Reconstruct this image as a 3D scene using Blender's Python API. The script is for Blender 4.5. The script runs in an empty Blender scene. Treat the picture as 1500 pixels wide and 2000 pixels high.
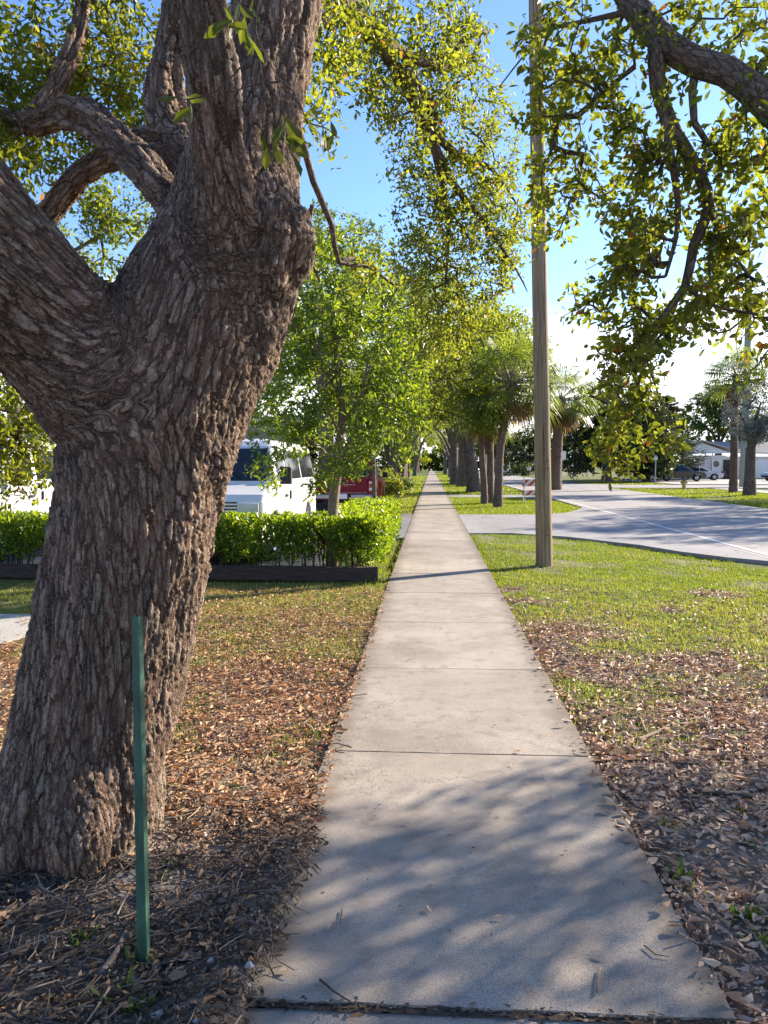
import bpy, bmesh, math, random
import numpy as np
from mathutils import Vector, Matrix
rng = np.random.default_rng(11); random.seed(11)
S = bpy.context.scene; COL = S.collection; PI = math.pi

# ------------------------------------------------------------------ camera
CAM_H = 1.6
F = 1500.0
YAW = math.atan(92 / 1500); PITCH = math.atan(92 / 1500)
cam = bpy.data.cameras.new('camera'); camo = bpy.data.objects.new('camera', cam); COL.objects.link(camo)
camo.location = (0, 0, CAM_H); camo.rotation_euler = (PI / 2 - PITCH, 0, YAW)
cam.sensor_fit = 'VERTICAL'; cam.sensor_height = 24.0; cam.lens = 24.0 * F / 2000; cam.clip_end = 3000; cam.clip_start = 0.05
S.camera = camo
# ------------------------------------------------------------------ light
SUN_EL = math.radians(25.0); SUN_AZ = math.radians(53.0)     # azimuth from +Y towards +X
SUN = Vector((math.sin(SUN_AZ) * math.cos(SUN_EL), math.cos(SUN_AZ) * math.cos(SUN_EL), math.sin(SUN_EL)))
sl = bpy.data.lights.new('sun', 'SUN'); sl.energy = 5.0; sl.angle = math.radians(0.6); sl.color = (1.0, 0.88, 0.72)
so = bpy.data.objects.new('sun', sl); COL.objects.link(so); so.rotation_euler = SUN.to_track_quat('Z', 'Y').to_euler()
W = bpy.data.worlds.new('World'); S.world = W; W.use_nodes = True
wn = W.node_tree; wn.nodes.clear()
def wadd(t, **kw):
    n = wn.nodes.new(t)
    for k, v in kw.items(): setattr(n, k, v)
    return n
sky = wadd('ShaderNodeTexSky'); sky.sky_type = 'NISHITA'; sky.sun_disc = False
sky.sun_elevation = SUN_EL; sky.sun_rotation = SUN_AZ; sky.altitude = 0; sky.air_density = 1.0; sky.dust_density = 0.3; sky.ozone_density = 4.0
tc = wadd('ShaderNodeTexCoord'); sep = wadd('ShaderNodeSeparateXYZ'); wn.links.new(tc.outputs['Generated'], sep.inputs[0])
mp = wadd('ShaderNodeMapping'); mp.inputs['Scale'].default_value = (1.6, 1.6, 5.0); wn.links.new(tc.outputs['Generated'], mp.inputs[0])
cn = wadd('ShaderNodeTexNoise'); cn.inputs['Scale'].default_value = 2.2; cn.inputs['Detail'].default_value = 7; cn.inputs['Roughness'].default_value = .55; wn.links.new(mp.outputs[0], cn.inputs['Vector'])
# cloud bank: full near the horizon, thinning out towards 20 degrees up
el = wadd('ShaderNodeMapRange'); el.inputs['From Min'].default_value = 0.06; el.inputs['From Max'].default_value = 0.34; el.inputs['To Min'].default_value = 0.30; el.inputs['To Max'].default_value = -0.25
wn.links.new(sep.outputs['Z'], el.inputs['Value'])
ad = wadd('ShaderNodeMath', operation='ADD'); wn.links.new(cn.outputs['Fac'], ad.inputs[0]); wn.links.new(el.outputs[0], ad.inputs[1])
cr = wadd('ShaderNodeMapRange', interpolation_type='SMOOTHSTEP'); cr.inputs['From Min'].default_value = 0.48; cr.inputs['From Max'].default_value = 0.75; wn.links.new(ad.outputs[0], cr.inputs['Value'])
hs = wadd('ShaderNodeHueSaturation'); hs.inputs['Saturation'].default_value = 1.08; hs.inputs['Hue'].default_value = .508; wn.links.new(sky.outputs[0], hs.inputs['Color'])
mx = wadd('ShaderNodeMix', data_type='RGBA'); wn.links.new(cr.outputs[0], mx.inputs[0]); wn.links.new(hs.outputs[0], mx.inputs[6]); mx.inputs[7].default_value = (6.2, 6.3, 6.6, 1)
bg = wadd('ShaderNodeBackground'); bg.inputs['Strength'].default_value = 0.105; wn.links.new(mx.outputs[2], bg.inputs['Color'])
wo = wadd('ShaderNodeOutputWorld'); wn.links.new(bg.outputs[0], wo.inputs['Surface'])
S.view_settings.view_transform = 'Standard'; S.view_settings.look = 'None'; S.view_settings.gamma = 1; S.view_settings.use_curve_mapping = False
S.view_settings.exposure = 1.6
S.render.engine = 'CYCLES'; S.cycles.max_bounces = 7; S.cycles.diffuse_bounces = 4; S.cycles.transmission_bounces = 5; S.cycles.use_denoising = True

# ------------------------------------------------------------------ picture geometry
fw = np.array((-math.sin(YAW) * math.cos(PITCH), math.cos(YAW) * math.cos(PITCH), -math.sin(PITCH)))
rt = np.array((math.cos(YAW), math.sin(YAW), 0.0)); up = np.cross(rt, fw)
EYE = np.array((0, 0, CAM_H))
def ray(px, py): return fw + rt * (px - 750) / F + up * (1000 - py) / F
def at(px, py, Y):                                  # the point of the place seen at a pixel, Y metres ahead
    d = ray(px, py); return EYE + d * (Y / d[1])
def ground(px, py, z=0.0):
    d = ray(px, py); return EYE + d * ((z - CAM_H) / d[2])
def path(*pts):                                     # (px,py,Y,width px) -> points, radii
    P = np.array([at(p[0], p[1], p[2]) for p in pts]); R = np.array([p[3] / 2 / F * p[2] for p in pts]); return P, R
def smooth_path(P, R, step):
    P = np.asarray(P, float); R = np.asarray(R, float)
    n = len(P); out = []; rr = []
    for i in range(n - 1):
        p0 = P[max(i - 1, 0)]; p1 = P[i]; p2 = P[i + 1]; p3 = P[min(i + 2, n - 1)]
        k = max(1, int(np.linalg.norm(p2 - p1) / step))
        for j in range(k):
            t = j / k
            out.append(.5 * (2 * p1 + (p2 - p0) * t + (2 * p0 - 5 * p1 + 4 * p2 - p3) * t * t + (-p0 + 3 * p1 - 3 * p2 + p3) * t ** 3)); rr.append(R[i] * (1 - t) + R[i + 1] * t)
    out.append(P[-1]); rr.append(R[-1]); return np.array(out), np.array(rr)
def sstep(a, b, x):
    t = np.clip((x - a) / (b - a), 0, 1); return t * t * (3 - 2 * t)
def _h(ix, iy, s):
    n = (ix * 374761393 + iy * 668265263 + s * 1442695041) & 0xffffffff
    n = ((n ^ (n >> 13)) * 1274126177) & 0xffffffff; return ((n ^ (n >> 16)) & 0xffff) / 65535.0
def vnoise(x, y, s=0):
    x = np.asarray(x, float); y = np.asarray(y, float)
    ix = np.floor(x).astype(np.int64); iy = np.floor(y).astype(np.int64); fx = x - ix; fy = y - iy; fx = fx * fx * (3 - 2 * fx); fy = fy * fy * (3 - 2 * fy)
    a = _h(ix, iy, s); b = _h(ix + 1, iy, s); c = _h(ix, iy + 1, s); d = _h(ix + 1, iy + 1, s)
    return (a * (1 - fx) + b * fx) * (1 - fy) + (c * (1 - fx) + d * fx) * fy
def fbm(x, y, s=0, o=3):
    v = 0; a = .5; t = 0
    for k in range(o): v = v + a * vnoise(np.asarray(x) * 2 ** k, np.asarray(y) * 2 ** k, s + k); t += a; a *= .5
    return v / t
def unit(v): return v / np.maximum(np.linalg.norm(v, axis=-1, keepdims=True), 1e-9)

# ------------------------------------------------------------------ objects
def tag(o, label=None, cat=None, group=None, kind=None):
    if label: o['label'] = label
    if cat: o['category'] = cat
    if group: o['group'] = group
    if kind: o['kind'] = kind
    return o
def thing(name, label, cat, loc=(0, 0, 0), rz=0, group=None):
    o = bpy.data.objects.new(name, None); COL.objects.link(o); o.location = loc; o.rotation_euler = (0, 0, rz); o.empty_display_size = .2
    return tag(o, label, cat, group)
def link(name, me, mat, parent=None, world=False):
    o = bpy.data.objects.new(name, me); COL.objects.link(o)
    if mat: me.materials.clear(); me.materials.append(mat)
    if parent is not None:
        o.parent = parent
        if world:
            r = parent
            M = Matrix.Translation(r.location) @ r.rotation_euler.to_matrix().to_4x4()
            if r.parent is not None: M = Matrix.Translation(r.parent.location) @ r.parent.rotation_euler.to_matrix().to_4x4() @ (r.matrix_parent_inverse @ M)
            o.matrix_parent_inverse = M.inverted()
    return o
def copy_tree(o, parent=None):
    c = o.copy(); COL.objects.link(c)
    if parent is not None: c.parent = parent
    for ch in list(o.children): copy_tree(ch, c)
    return c
class Geo:
    def __init__(s): s.V = []; s.Fs = []; s.A = {}; s.n = 0
    def add(s, V, Fs, **attrs):
        V = np.asarray(V, float).reshape(-1, 3)
        s.V.append(V)
        for f in Fs:
            f = np.asarray(f, np.int64)
            if f.size: s.Fs.append(f.reshape(-1, f.shape[-1]) + s.n)
        for k, a in attrs.items(): s.A.setdefault(k, []).append((s.n, np.asarray(a, float)))
        s.n += len(V); return s
    def mesh(s, name, smooth=False):
        me = bpy.data.meshes.new(name)
        V = np.concatenate(s.V); me.vertices.add(len(V)); me.vertices.foreach_set('co', V.ravel())
        tot = np.concatenate([np.full(len(f), f.shape[1]) for f in s.Fs]); idx = np.concatenate([f.ravel() for f in s.Fs])
        me.loops.add(len(idx)); me.loops.foreach_set('vertex_index', idx.astype(np.int32))
        st = np.zeros(len(tot), np.int32); st[1:] = np.cumsum(tot)[:-1]
        me.polygons.add(len(tot)); me.polygons.foreach_set('loop_start', st); me.polygons.foreach_set('loop_total', tot.astype(np.int32))
        me.polygons.foreach_set('use_smooth', np.full(len(tot), bool(smooth)))
        for k, L in s.A.items():
            dim = 3 if any(a.ndim == 2 for _, a in L) else 1
            buf = np.zeros((len(V), dim)) if dim == 3 else np.zeros(len(V))
            for i, a in L: buf[i:i + len(a)] = a
            at_ = me.attributes.new(k, 'FLOAT_VECTOR' if dim == 3 else 'FLOAT', 'POINT')
            at_.data.foreach_set('vector' if dim == 3 else 'value', buf.ravel().astype(np.float32))
        me.update(calc_edges=True); me.validate(); return me
    def build(s, name, mat, parent=None, smooth=False, world=False): return link(name, s.mesh(name, smooth), mat, parent, world)
    # shapes
    def box(s, c, d, bev=0.0, rot=None, **at_):
        if bev > 0:
            bm = bmesh.new(); bmesh.ops.create_cube(bm, size=1)
            for v in bm.verts: v.co = Vector((v.co.x * d[0], v.co.y * d[1], v.co.z * d[2]))
            bmesh.ops.bevel(bm, geom=list(bm.edges), offset=bev, segments=2, affect='EDGES', profile=.6)
            s.bm(bm, c, rot); return s
        x, y, z = np.array(d) / 2
        V = np.array([(-x, -y, -z), (x, -y, -z), (x, y, -z), (-x, y, -z), (-x, -y, z), (x, -y, z), (x, y, z), (-x, y, z)])
        if rot is not None: V = V @ np.array(rot).T
        s.add(V + np.array(c), [[(0, 3, 2, 1), (4, 5, 6, 7), (0, 1, 5, 4), (1, 2, 6, 5), (2, 3, 7, 6), (3, 0, 4, 7)]]); return s
    def bm(s, bm, c=(0, 0, 0), rot=None):
        bm.verts.index_update(); V = np.array([v.co[:] for v in bm.verts])
        if rot is not None: V = V @ np.array(rot).T
        g = {}
        for f in bm.faces: g.setdefault(len(f.verts), []).append([v.index for v in f.verts])
        s.add(V + np.array(c), list(g.values())); bm.free(); return s
    def tube(s, P, R, sides=8, cap=True, bark0=0.0, transport=True):
        P = np.asarray(P, float); R = np.broadcast_to(np.asarray(R, float), (len(P),)); n = len(P)
        T = np.gradient(P, axis=0) if n > 2 else np.repeat((P[1:] - P[:-1]), 2, 0)
        T = unit(T); ref = np.array((1., 0, 0)) if abs(T[:, 0].mean()) < .7 else np.array((0, 1., 0))
        if transport and n > 2:
            e1 = np.zeros((n, 3)); e = ref
            for i in range(n): e = e - T[i] * e.dot(T[i]); e = e / max(np.linalg.norm(e), 1e-9); e1[i] = e
        else: e1 = unit(ref - (T @ ref)[:, None] * T)
        e2 = np.cross(T, e1); a = np.arange(sides) / sides * 2 * PI
        ring = np.cos(a)[None, :, None] * e1[:, None] + np.sin(a)[None, :, None] * e2[:, None]
        V = (P[:, None] + ring * R[:, None, None]).reshape(-1, 3)
        L = bark0 + np.concatenate([[0], np.cumsum(np.linalg.norm(np.diff(P, axis=0), axis=1))])
        B = np.zeros((n, sides, 3)); B[..., 0] = np.cos(a)[None] * R[:, None]; B[..., 1] = np.sin(a)[None] * R[:, None]; B[..., 2] = L[:, None]
        i = np.arange(n - 1)[:, None] * sides; j = np.arange(sides)[None]; k = (j + 1) % sides
        Q = np.stack([i + j, i + k, i + sides + k, i + sides + j], -1).reshape(-1, 4)
        fs = [Q]
        if cap: fs += [np.arange(sides)[::-1][None], (n - 1) * sides + np.arange(sides)[None]]
        s.add(V, fs, bark=B.reshape(-1, 3)); return s
    def lathe(s, prof, n=16, c=(0, 0, 0), axis='z', caps=False):     # prof: (r, h)
        prof = np.asarray(prof, float); m = len(prof); a = np.arange(n) / n * 2 * PI
        x = prof[:, 0][:, None] * np.cos(a); y = prof[:, 0][:, None] * np.sin(a); z = np.repeat(prof[:, 1][:, None], n, 1)
        V = np.stack([x, y, z], -1).reshape(-1, 3)
        if axis == 'y': V = V[:, [0, 2, 1]] * np.array((1, 1, -1))
        if axis == 'x': V = V[:, [2, 0, 1]]
        i = np.arange(m - 1)[:, None] * n; j = np.arange(n)[None]; k = (j + 1) % n
        fs = [np.stack([i + j, i + k, i + n + k, i + n + j], -1).reshape(-1, 4)]
        if caps: fs += [np.arange(n)[::-1][None], (m - 1) * n + np.arange(n)[None]]
        s.add(V + np.array(c), fs); return s
    def slab(s, pts, n, th):                                          # polygon thickened along n
        pts = np.asarray(pts, float); k = len(pts); n = np.asarray(n, float) * th
        i = np.arange(k); j = (i + 1) % k
        s.add(np.concatenate([pts, pts + n]), [np.arange(k)[::-1][None], (np.arange(k) + k)[None], np.stack([i, j, j + k, i + k], -1)]); return s

# ------------------------------------------------------------------ materials
class M:
    def __init__(s, name):
        s.m = bpy.data.materials.new(name); s.m.use_nodes = True; s.t = s.m.node_tree; s.t.nodes.clear(); s.out = s.t.nodes.new('ShaderNodeOutputMaterial')
    def n(s, typ, ins=None, **props):
        nd = s.t.nodes.new(typ)
        for k, v in props.items(): setattr(nd, k, v)
        for k, v in (ins or {}).items(): s.set(nd.inputs[k], v)
        return nd
    def set(s, sock, v):
        if isinstance(v, bpy.types.NodeSocket): s.t.links.new(v, sock)
        elif isinstance(v, bpy.types.Node): s.t.links.new(v.outputs[0], sock)
        else:
            if isinstance(v, tuple) and len(v) == 3 and sock.type == 'RGBA': v = v + (1,)
            sock.default_value = v
    def noise(s, vec, scale, detail=4, rough=.55, dist=0.0): return s.n('ShaderNodeTexNoise', {'Vector': vec, 'Scale': scale, 'Detail': detail, 'Roughness': rough, 'Distortion': dist})
    def math(s, op, a, b=0.0, c=0.0): return s.n('ShaderNodeMath', {0: a, 1: b, 2: c}, operation=op).outputs[0]
    def rng(s, v, a, b, c=0., d=1., smooth=True): return s.n('ShaderNodeMapRange', {'Value': v, 'From Min': a, 'From Max': b, 'To Min': c, 'To Max': d}, interpolation_type='SMOOTHSTEP' if smooth else 'LINEAR').outputs[0]
    def mix(s, f, a, b, mode='MIX'):
        nd = s.n('ShaderNodeMix', data_type='RGBA', blend_type=mode); s.set(nd.inputs[0], f); s.set(nd.inputs[6], a); s.set(nd.inputs[7], b); return nd.outputs[2]
    def ramp(s, f, stops, interp='LINEAR'):
        nd = s.n('ShaderNodeValToRGB', {0: f}); r = nd.color_ramp; r.interpolation = interp
        while len(r.elements) < len(stops): r.elements.new(.5)
        for e, (p, c) in zip(r.elements, stops): e.position = p; e.color = tuple(c) + (1,)
        return nd.outputs[0]
    def attr(s, name, out='Fac'): return s.n('ShaderNodeAttribute', attribute_name=name).outputs[out]
    def pos(s): return s.n('ShaderNodeNewGeometry').outputs['Position']
    def objc(s): return s.n('ShaderNodeTexCoord').outputs['Object']
    def maps(s, vec, sc, rot=(0, 0, 0)): return s.n('ShaderNodeMapping', {'Vector': vec, 'Scale': sc, 'Rotation': rot}).outputs[0]
    def bump(s, h, strength=.5, dist=.01, nrm=None):
        nd = s.n('ShaderNodeBump', {'Height': h, 'Strength': strength, 'Distance': dist})
        if nrm is not None: s.set(nd.inputs['Normal'], nrm)
        return nd.outputs[0]
    def pbr(s, col, rough=.7, bump=None, metal=0., spec=.4, coat=0.):
        b = s.n('ShaderNodeBsdfPrincipled', {'Base Color': col, 'Roughness': rough, 'Metallic': metal, 'Specular IOR Level': spec, 'Coat Weight': coat})
        if bump is not None: s.set(b.inputs['Normal'], bump)
        s.t.links.new(b.outputs[0], s.out.inputs['Surface']); return s.m
def plain(name, col, rough=.6, metal=0., spec=.4, var=.12, scale=6., coat=0.):
    m = M(name); o = m.objc(); n = m.noise(o, scale, 5)
    c = m.mix(n, tuple(x * (1 - var) for x in col), tuple(min(1, x * (1 + var)) for x in col))
    return m.pbr(c, m.rng(n, .3, .7, max(rough - .06, .02), rough + .06, False), None, metal, spec, coat)
def leaf_mat(name, ramp, trans, tmix=.45, rough=.42, spec=.35, attrn='lv'):
    m = M(name); f = m.attr(attrn); c = m.ramp(f, ramp)
    o = m.n('ShaderNodeNewGeometry'); n = m.noise(o.outputs['Position'], 60, 2)
    c = m.mix(.35, c, m.mix(n, (.4, .4, .4), (1.5, 1.5, 1.5)), 'MULTIPLY')
    p = m.n('ShaderNodeBsdfPrincipled', {'Base Color': c, 'Roughness': rough, 'Specular IOR Level': spec})
    t = m.n('ShaderNodeBsdfTranslucent', {'Color': m.ramp(f, trans)})
    x = m.n('ShaderNodeMixShader', {0: tmix, 1: p.outputs[0], 2: t.outputs[0]})
    m.t.links.new(x.outputs[0], m.out.inputs['Surface']); return m.m
def bark_mat(name, dark, mid, light, scale=26., stretch=.36, depth=.02, lichen=.25, disp=True, twist=0.):
    m = M(name); v = m.attr('bark', 'Vector')
    v = m.n('ShaderNodeVectorRotate', {'Vector': v, 'Angle': m.math('MULTIPLY', m.n('ShaderNodeSeparateXYZ', {0: v}).outputs[2], twist)}, rotation_type='Z_AXIS').outputs[0] if twist else v
    s = m.maps(v, (1, 1, stretch))
    w = m.n('ShaderNodeVectorMath', {0: m.noise(s, scale * .45, 3, .6).outputs['Color'], 1: (.5, .5, .5)}, operation='SUBTRACT').outputs[0]
    w = m.n('ShaderNodeVectorMath', {0: w, 'Scale': .85 / scale}, operation='SCALE').outputs[0]
    w2 = m.n('ShaderNodeVectorMath', {0: m.noise(v, scale * 3.2, 4, .65).outputs['Color'], 1: (.5, .5, .5)}, operation='SUBTRACT').outputs[0]
    w = m.n('ShaderNodeVectorMath', {0: w2, 1: (.55 / scale, .55 / scale, .55 / scale), 2: w}, operation='MULTIPLY_ADD').outputs[0]
    s2 = m.n('ShaderNodeVectorMath', {0: s, 1: w}, operation='ADD').outputs[0]
    ed = m.n('ShaderNodeTexVoronoi', {'Vector': s2, 'Scale': scale, 'Randomness': 1.}, feature='DISTANCE_TO_EDGE').outputs['Distance']
    cell = m.n('ShaderNodeTexVoronoi', {'Vector': s2, 'Scale': scale, 'Randomness': 1.}, feature='F1')
    s3 = m.n('ShaderNodeVectorMath', {0: m.maps(v, (1, 1, .55)), 1: m.n('ShaderNodeVectorMath', {0: w, 'Scale': .6}, operation='SCALE').outputs[0]}, operation='ADD').outputs[0]
    ed2 = m.n('ShaderNodeTexVoronoi', {'Vector': s3, 'Scale': scale * 2.1, 'Randomness': 1.}, feature='DISTANCE_TO_EDGE').outputs['Distance']
    rn = m.noise(m.maps(v, (1, 1, .16)), scale * 1.0, 4, .6, 0.).outputs['Fac']
    h1 = m.rng(ed, .012, .105); h2 = m.rng(ed2, 0.01, .08)
    fine = m.noise(m.maps(v, (1, 1, .5)), scale * 4.5, 6, .7).outputs['Fac']
    cv = m.n('ShaderNodeSeparateXYZ', {0: cell.outputs['Color']}).outputs[0]
    ridge = m.math('ADD', .3, m.math('MULTIPLY', m.rng(m.math('ABSOLUTE', m.math('SUBTRACT', rn, .5)), .0, .10), .7))
    h = m.math('MULTIPLY', m.math('MULTIPLY', h1, ridge), m.math('ADD', .72, m.math('MULTIPLY', cv, .28)))
    h = m.math('ADD', m.math('MULTIPLY', h, .50), m.math('MULTIPLY', m.math('MULTIPLY', h2, m.math('ADD', .25, m.math('MULTIPLY', h, .75))), .26))
    h = m.math('ADD', h, m.math('MULTIPLY', fine, .24))
    c = m.ramp(h, [(.13, dark), (.38, mid), (.85, light)])
    c = m.mix(m.math('MULTIPLY', cv, .55), c, m.mix(.5, c, (light[0] * 1.05, light[1] * .74, light[2] * .64)))
    c = m.mix(.55, c, m.ramp(m.noise(m.maps(v, (1, 1, .35)), scale * 2.2, 5, .65).outputs['Fac'], [(.32, (.45, .45, .45)), (.68, (1.5, 1.5, 1.5))]), 'MULTIPLY')
    big = m.rng(m.noise(v, 3.5, 4, .6).outputs['Fac'], .54, .7)
    lf = m.math('MULTIPLY', m.math('MULTIPLY', big, m.rng(h, .35, .7)), m.rng(m.noise(v, 60, 3).outputs['Fac'], .4, .62, 0, lichen))
    c = m.mix(lf, c, (.20, .235, .17))
    c = m.mix(m.rng(m.noise(v, 2.2, 4, .6).outputs['Fac'], .5, .68, 0, .45), c, (.085, .058, .04))
    b = m.bump(m.math('ADD', h, m.math('MULTIPLY', fine, .25)), .9, depth * .8)
    mat = m.pbr(c, .88, b, 0, .2)
    if disp:
        d = m.n('ShaderNodeDisplacement', {'Height': h, 'Midlevel': .55, 'Scale': depth}); m.t.links.new(d.outputs[0], m.out.inputs['Displacement']); mat.displacement_method = 'DISPLACEMENT'
    return mat

# foliage: albedo ramps over the per-leaf value lv, and what passes through the blade
OAK_R = [(0., (.012, .02, .006)), (.3, (.026, .042, .009)), (.7, (.06, .083, .014)), (.9, (.10, .105, .018)), (.97, (.19, .10, .016)), (1., (.20, .065, .014))]
OAK_T = [(0., (.15, .17, .012)), (.5, (.32, .37, .02)), (.84, (.47, .46, .03)), (.96, (.6, .3, .03)), (1., (.5, .15, .02))]
m_oak = leaf_mat('oak_leaf', OAK_R, OAK_T, .54)
m_oakfar = leaf_mat('oak_leaf_far', [(0., (.015, .028, .007)), (.5, (.045, .072, .012)), (1., (.095, .12, .018))], [(0., (.14, .19, .015)), (.6, (.36, .42, .022)), (1., (.55, .54, .04))], .5)
m_young = leaf_mat('young_leaf', [(0., (.014, .035, .008)), (.5, (.04, .085, .012)), (.93, (.085, .135, .016)), (1., (.2, .17, .02))], [(0., (.12, .2, .01)), (.6, (.32, .43, .016)), (1., (.52, .54, .03))], .48, .33, .5)
m_dark = leaf_mat('dark_leaf', [(0., (.008, .017, .006)), (.6, (.024, .042, .011)), (1., (.055, .075, .018))], [(0., (.03, .05, .008)), (1., (.12, .16, .02))], .25)
m_green = leaf_mat('green_leaf', [(0., (.02, .04, .01)), (.6, (.05, .09, .018)), (1., (.09, .13, .025))], [(0., (.1, .16, .02)), (1., (.28, .34, .04))], .4)
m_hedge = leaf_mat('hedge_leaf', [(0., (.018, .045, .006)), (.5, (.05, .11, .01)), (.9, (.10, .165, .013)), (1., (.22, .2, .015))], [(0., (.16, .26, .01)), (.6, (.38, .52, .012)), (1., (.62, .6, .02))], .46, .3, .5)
m_silver = leaf_mat('silver_leaf', [(0., (.12, .135, .13)), (1., (.32, .34, .33))], [(0., (.1, .12, .1)), (1., (.2, .22, .19))], .25, .6)
m_palm = leaf_mat('palm_leaf', [(0., (.018, .038, .014)), (.6, (.05, .09, .024)), (1., (.10, .14, .03))], [(0., (.1, .16, .02)), (1., (.42, .5, .05))], .45, .35, .5)
m_palmdead = leaf_mat('palm_dead', [(0., (.10, .065, .03)), (1., (.32, .22, .09))], [(0., (.2, .11, .03)), (1., (.55, .36, .1))], .4, .7)
m_grass = leaf_mat('grass_blade', [(0., (.05, .085, .01)), (.4, (.11, .15, .016)), (.65, (.24, .215, .06)), (1., (.45, .345, .18))], [(0., (.2, .3, .012)), (.5, (.36, .42, .018)), (1., (.5, .36, .09))], .42, .5)
m_litter = leaf_mat('litter_leaf', [(0., (.13, .07, .035)), (.22, (.34, .19, .115)), (.5, (.54, .345, .225)), (.8, (.62, .46, .33)), (.93, (.50, .24, .09)), (1., (.62, .54, .42))], [(0., (.08, .04, .012)), (.6, (.28, .14, .06)), (1., (.45, .25, .1))], .2, .6, .25)
m_orange = leaf_mat('litter_orange', [(0., (.16, .08, .035)), (.4, (.41, .225, .115)), (.8, (.58, .36, .195)), (1., (.62, .47, .3))], [(0., (.12, .05, .012)), (1., (.55, .22, .06))], .24, .6, .25)
m_humus = leaf_mat('humus_leaf', [(0., (.035, .024, .016)), (.45, (.10, .068, .046)), (.8, (.24, .165, .11)), (.93, (.42, .21, .08)), (1., (.5, .42, .32))], [(0., (.03, .015, .006)), (1., (.3, .15, .05))], .12, .6, .25)
m_croton = leaf_mat('orange_plant_leaf', [(0., (.3, .06, .012)), (.7, (.5, .17, .02)), (1., (.5, .33, .05))], [(0., (.3, .08, .01)), (1., (.6, .3, .03))], .4)
m_bark = bark_mat('live_oak_bark', (.017, .011, .008), (.128, .09, .064), (.315, .245, .185), 30., .185, .019, .8, True, .6)
m_limb = bark_mat('oak_limb_bark', (.035, .027, .021), (.125, .10, .08), (.24, .20, .16), 36., .42, .012, .3, False)
m_trunkfar = bark_mat('far_bark', (.04, .032, .026), (.13, .105, .085), (.24, .2, .165), 16., .35, .03, .3, False)
m_youngbark = bark_mat('young_bark', (.09, .07, .05), (.21, .165, .12), (.32, .26, .20), 60., .3, .004, .2, False)
m_twig = plain('twig_bark', (.085, .066, .05), .85, 0, .2, .35, 30.)
m_stick = plain('dry_stick', (.24, .18, .13), .85, 0, .2, .4, 30.)
m_palmtrunk = bark_mat('palm_trunk', (.05, .035, .027), (.15, .105, .08), (.25, .19, .15), 14., 1.6, .02, .1, False)
# ------------------------------------------------------------------ the ground
SW0, SW1 = -0.575, 0.885
def creep(y): return .012 + .26 * np.clip(fbm(np.asarray(y) * 2.6, 7.7, 31, 4) - .22, 0, 1) * sstep(4.3, 2.9, y)
def in_lot(x, y): return (x < -.62) & (y > 11.95)
def drive_poly():
    near = [ground(1000, 1041), ground(1110, 1047), ground(1250, 1064), ground(1330, 1077), ground(1400, 1086)]
    return near
def gh(x, y):
    x = np.asarray(x, float); y = np.asarray(y, float)
    fade = sstep(60, 25, y)
    z = -.03 + ((fbm(x * 1.7, y * 1.7, 3, 4) - .5) * .05 + (fbm(x * 8, y * 8, 9, 2) - .5) * .016) * fade
    z = z - .045 * sstep(1.3, 4.5, x) * sstep(-2, 10, y)
    z = z + .05 * np.exp(-((x + 1.45) ** 2 + (y - 3.15) ** 2) / .5)
    z = z + .055 * sstep(4.2, 2.8, y) * np.exp(-((x + .56) / .22) ** 2)
    z = np.where((x > SW0 + creep(y)) & (x < SW1 - .01), -.14, z)
    z = np.where((x < -.6) & (y > 11.6), -.09, z)
    z = np.where((x > .8) & (y > 24) & (y < 80), np.minimum(z, -.05), z)
    z = np.where((x > 5.9), np.minimum(z, -.055), z)
    return z
def green(x, y):                                     # how much of the ground is under grass
    x = np.asarray(x, float); y = np.asarray(y, float); n = fbm(x * .8, y * .8, 21, 3) - .5; n2 = fbm(x * 3, y * 3, 25, 2) - .5
    r = .3 * sstep(3.9, 5.6, y + n * 6) + .64 * sstep(5.2, 10.8, y + n * 9 + (x - .9) * .8) - .55 * sstep(.12, .3, fbm(x * 1.1 + 9, y * 1.1, 27, 3) - .4)
    l = .9 * sstep(5.9, 8.8, y + n * 3.5) + .55 * sstep(.16, .3, fbm(x * 2.6, y * 2.6, 29, 3) - .38) * sstep(3.4, 4.5, y)
    return np.clip(np.where(x > 0, r, l) + n2 * .35, 0, 1)
def dry(x, y): return np.where(np.asarray(x) > 0, .78 * sstep(12.5, 5.5, y) + .22, .92) + (fbm(np.asarray(x) * 1.1, np.asarray(y) * 1.1, 41, 3) - .5) * 1.2
xs = np.concatenate([[-1500, -400, -150, -70, -40, -25, -16, -11, -8, -6.5], np.arange(-5.5, 6.6, .085), [7, 8, 9.5, 12, 15, 20, 28, 40, 70, 150, 400, 1500]])
ys = np.concatenate([[-600, -200, -60, -20, -8, -3, -1, .2], np.arange(.9, 18.5, .085), np.arange(19, 60, 1.5), [64, 70, 80, 95, 120, 160, 230, 350, 600, 1200, 2400]])
gx, gy = np.meshgrid(xs, ys, indexing='ij'); gz = gh(gx, gy)
i = np.arange(len(xs) - 1)[:, None] * len(ys); j = np.arange(len(ys) - 1)[None]
Q = np.stack([i + j, i + len(ys) + j, i + len(ys) + j + 1, i + j + 1], -1).reshape(-1, 4)
g = Geo(); g.add(np.stack([gx, gy, gz], -1), [Q], green=green(gx, gy).ravel())
m = M('soil'); p = m.pos(); gr = m.attr('green'); n1 = m.noise(p, 1.4, 5).outputs['Fac']; n2 = m.noise(p, 14, 6, .65).outputs['Fac']; n3 = m.noise(p, 90, 4, .7).outputs['Fac']
soil = m.ramp(n2, [(.25, (.09, .066, .048)), (.5, (.21, .165, .125)), (.75, (.36, .305, .245))])
soil = m.mix(m.rng(n3, .35, .7), soil, (.23, .19, .155)); turf = m.ramp(n2, [(.3, (.05, .065, .014)), (.55, (.105, .125, .025)), (.75, (.21, .18, .07))])
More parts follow.
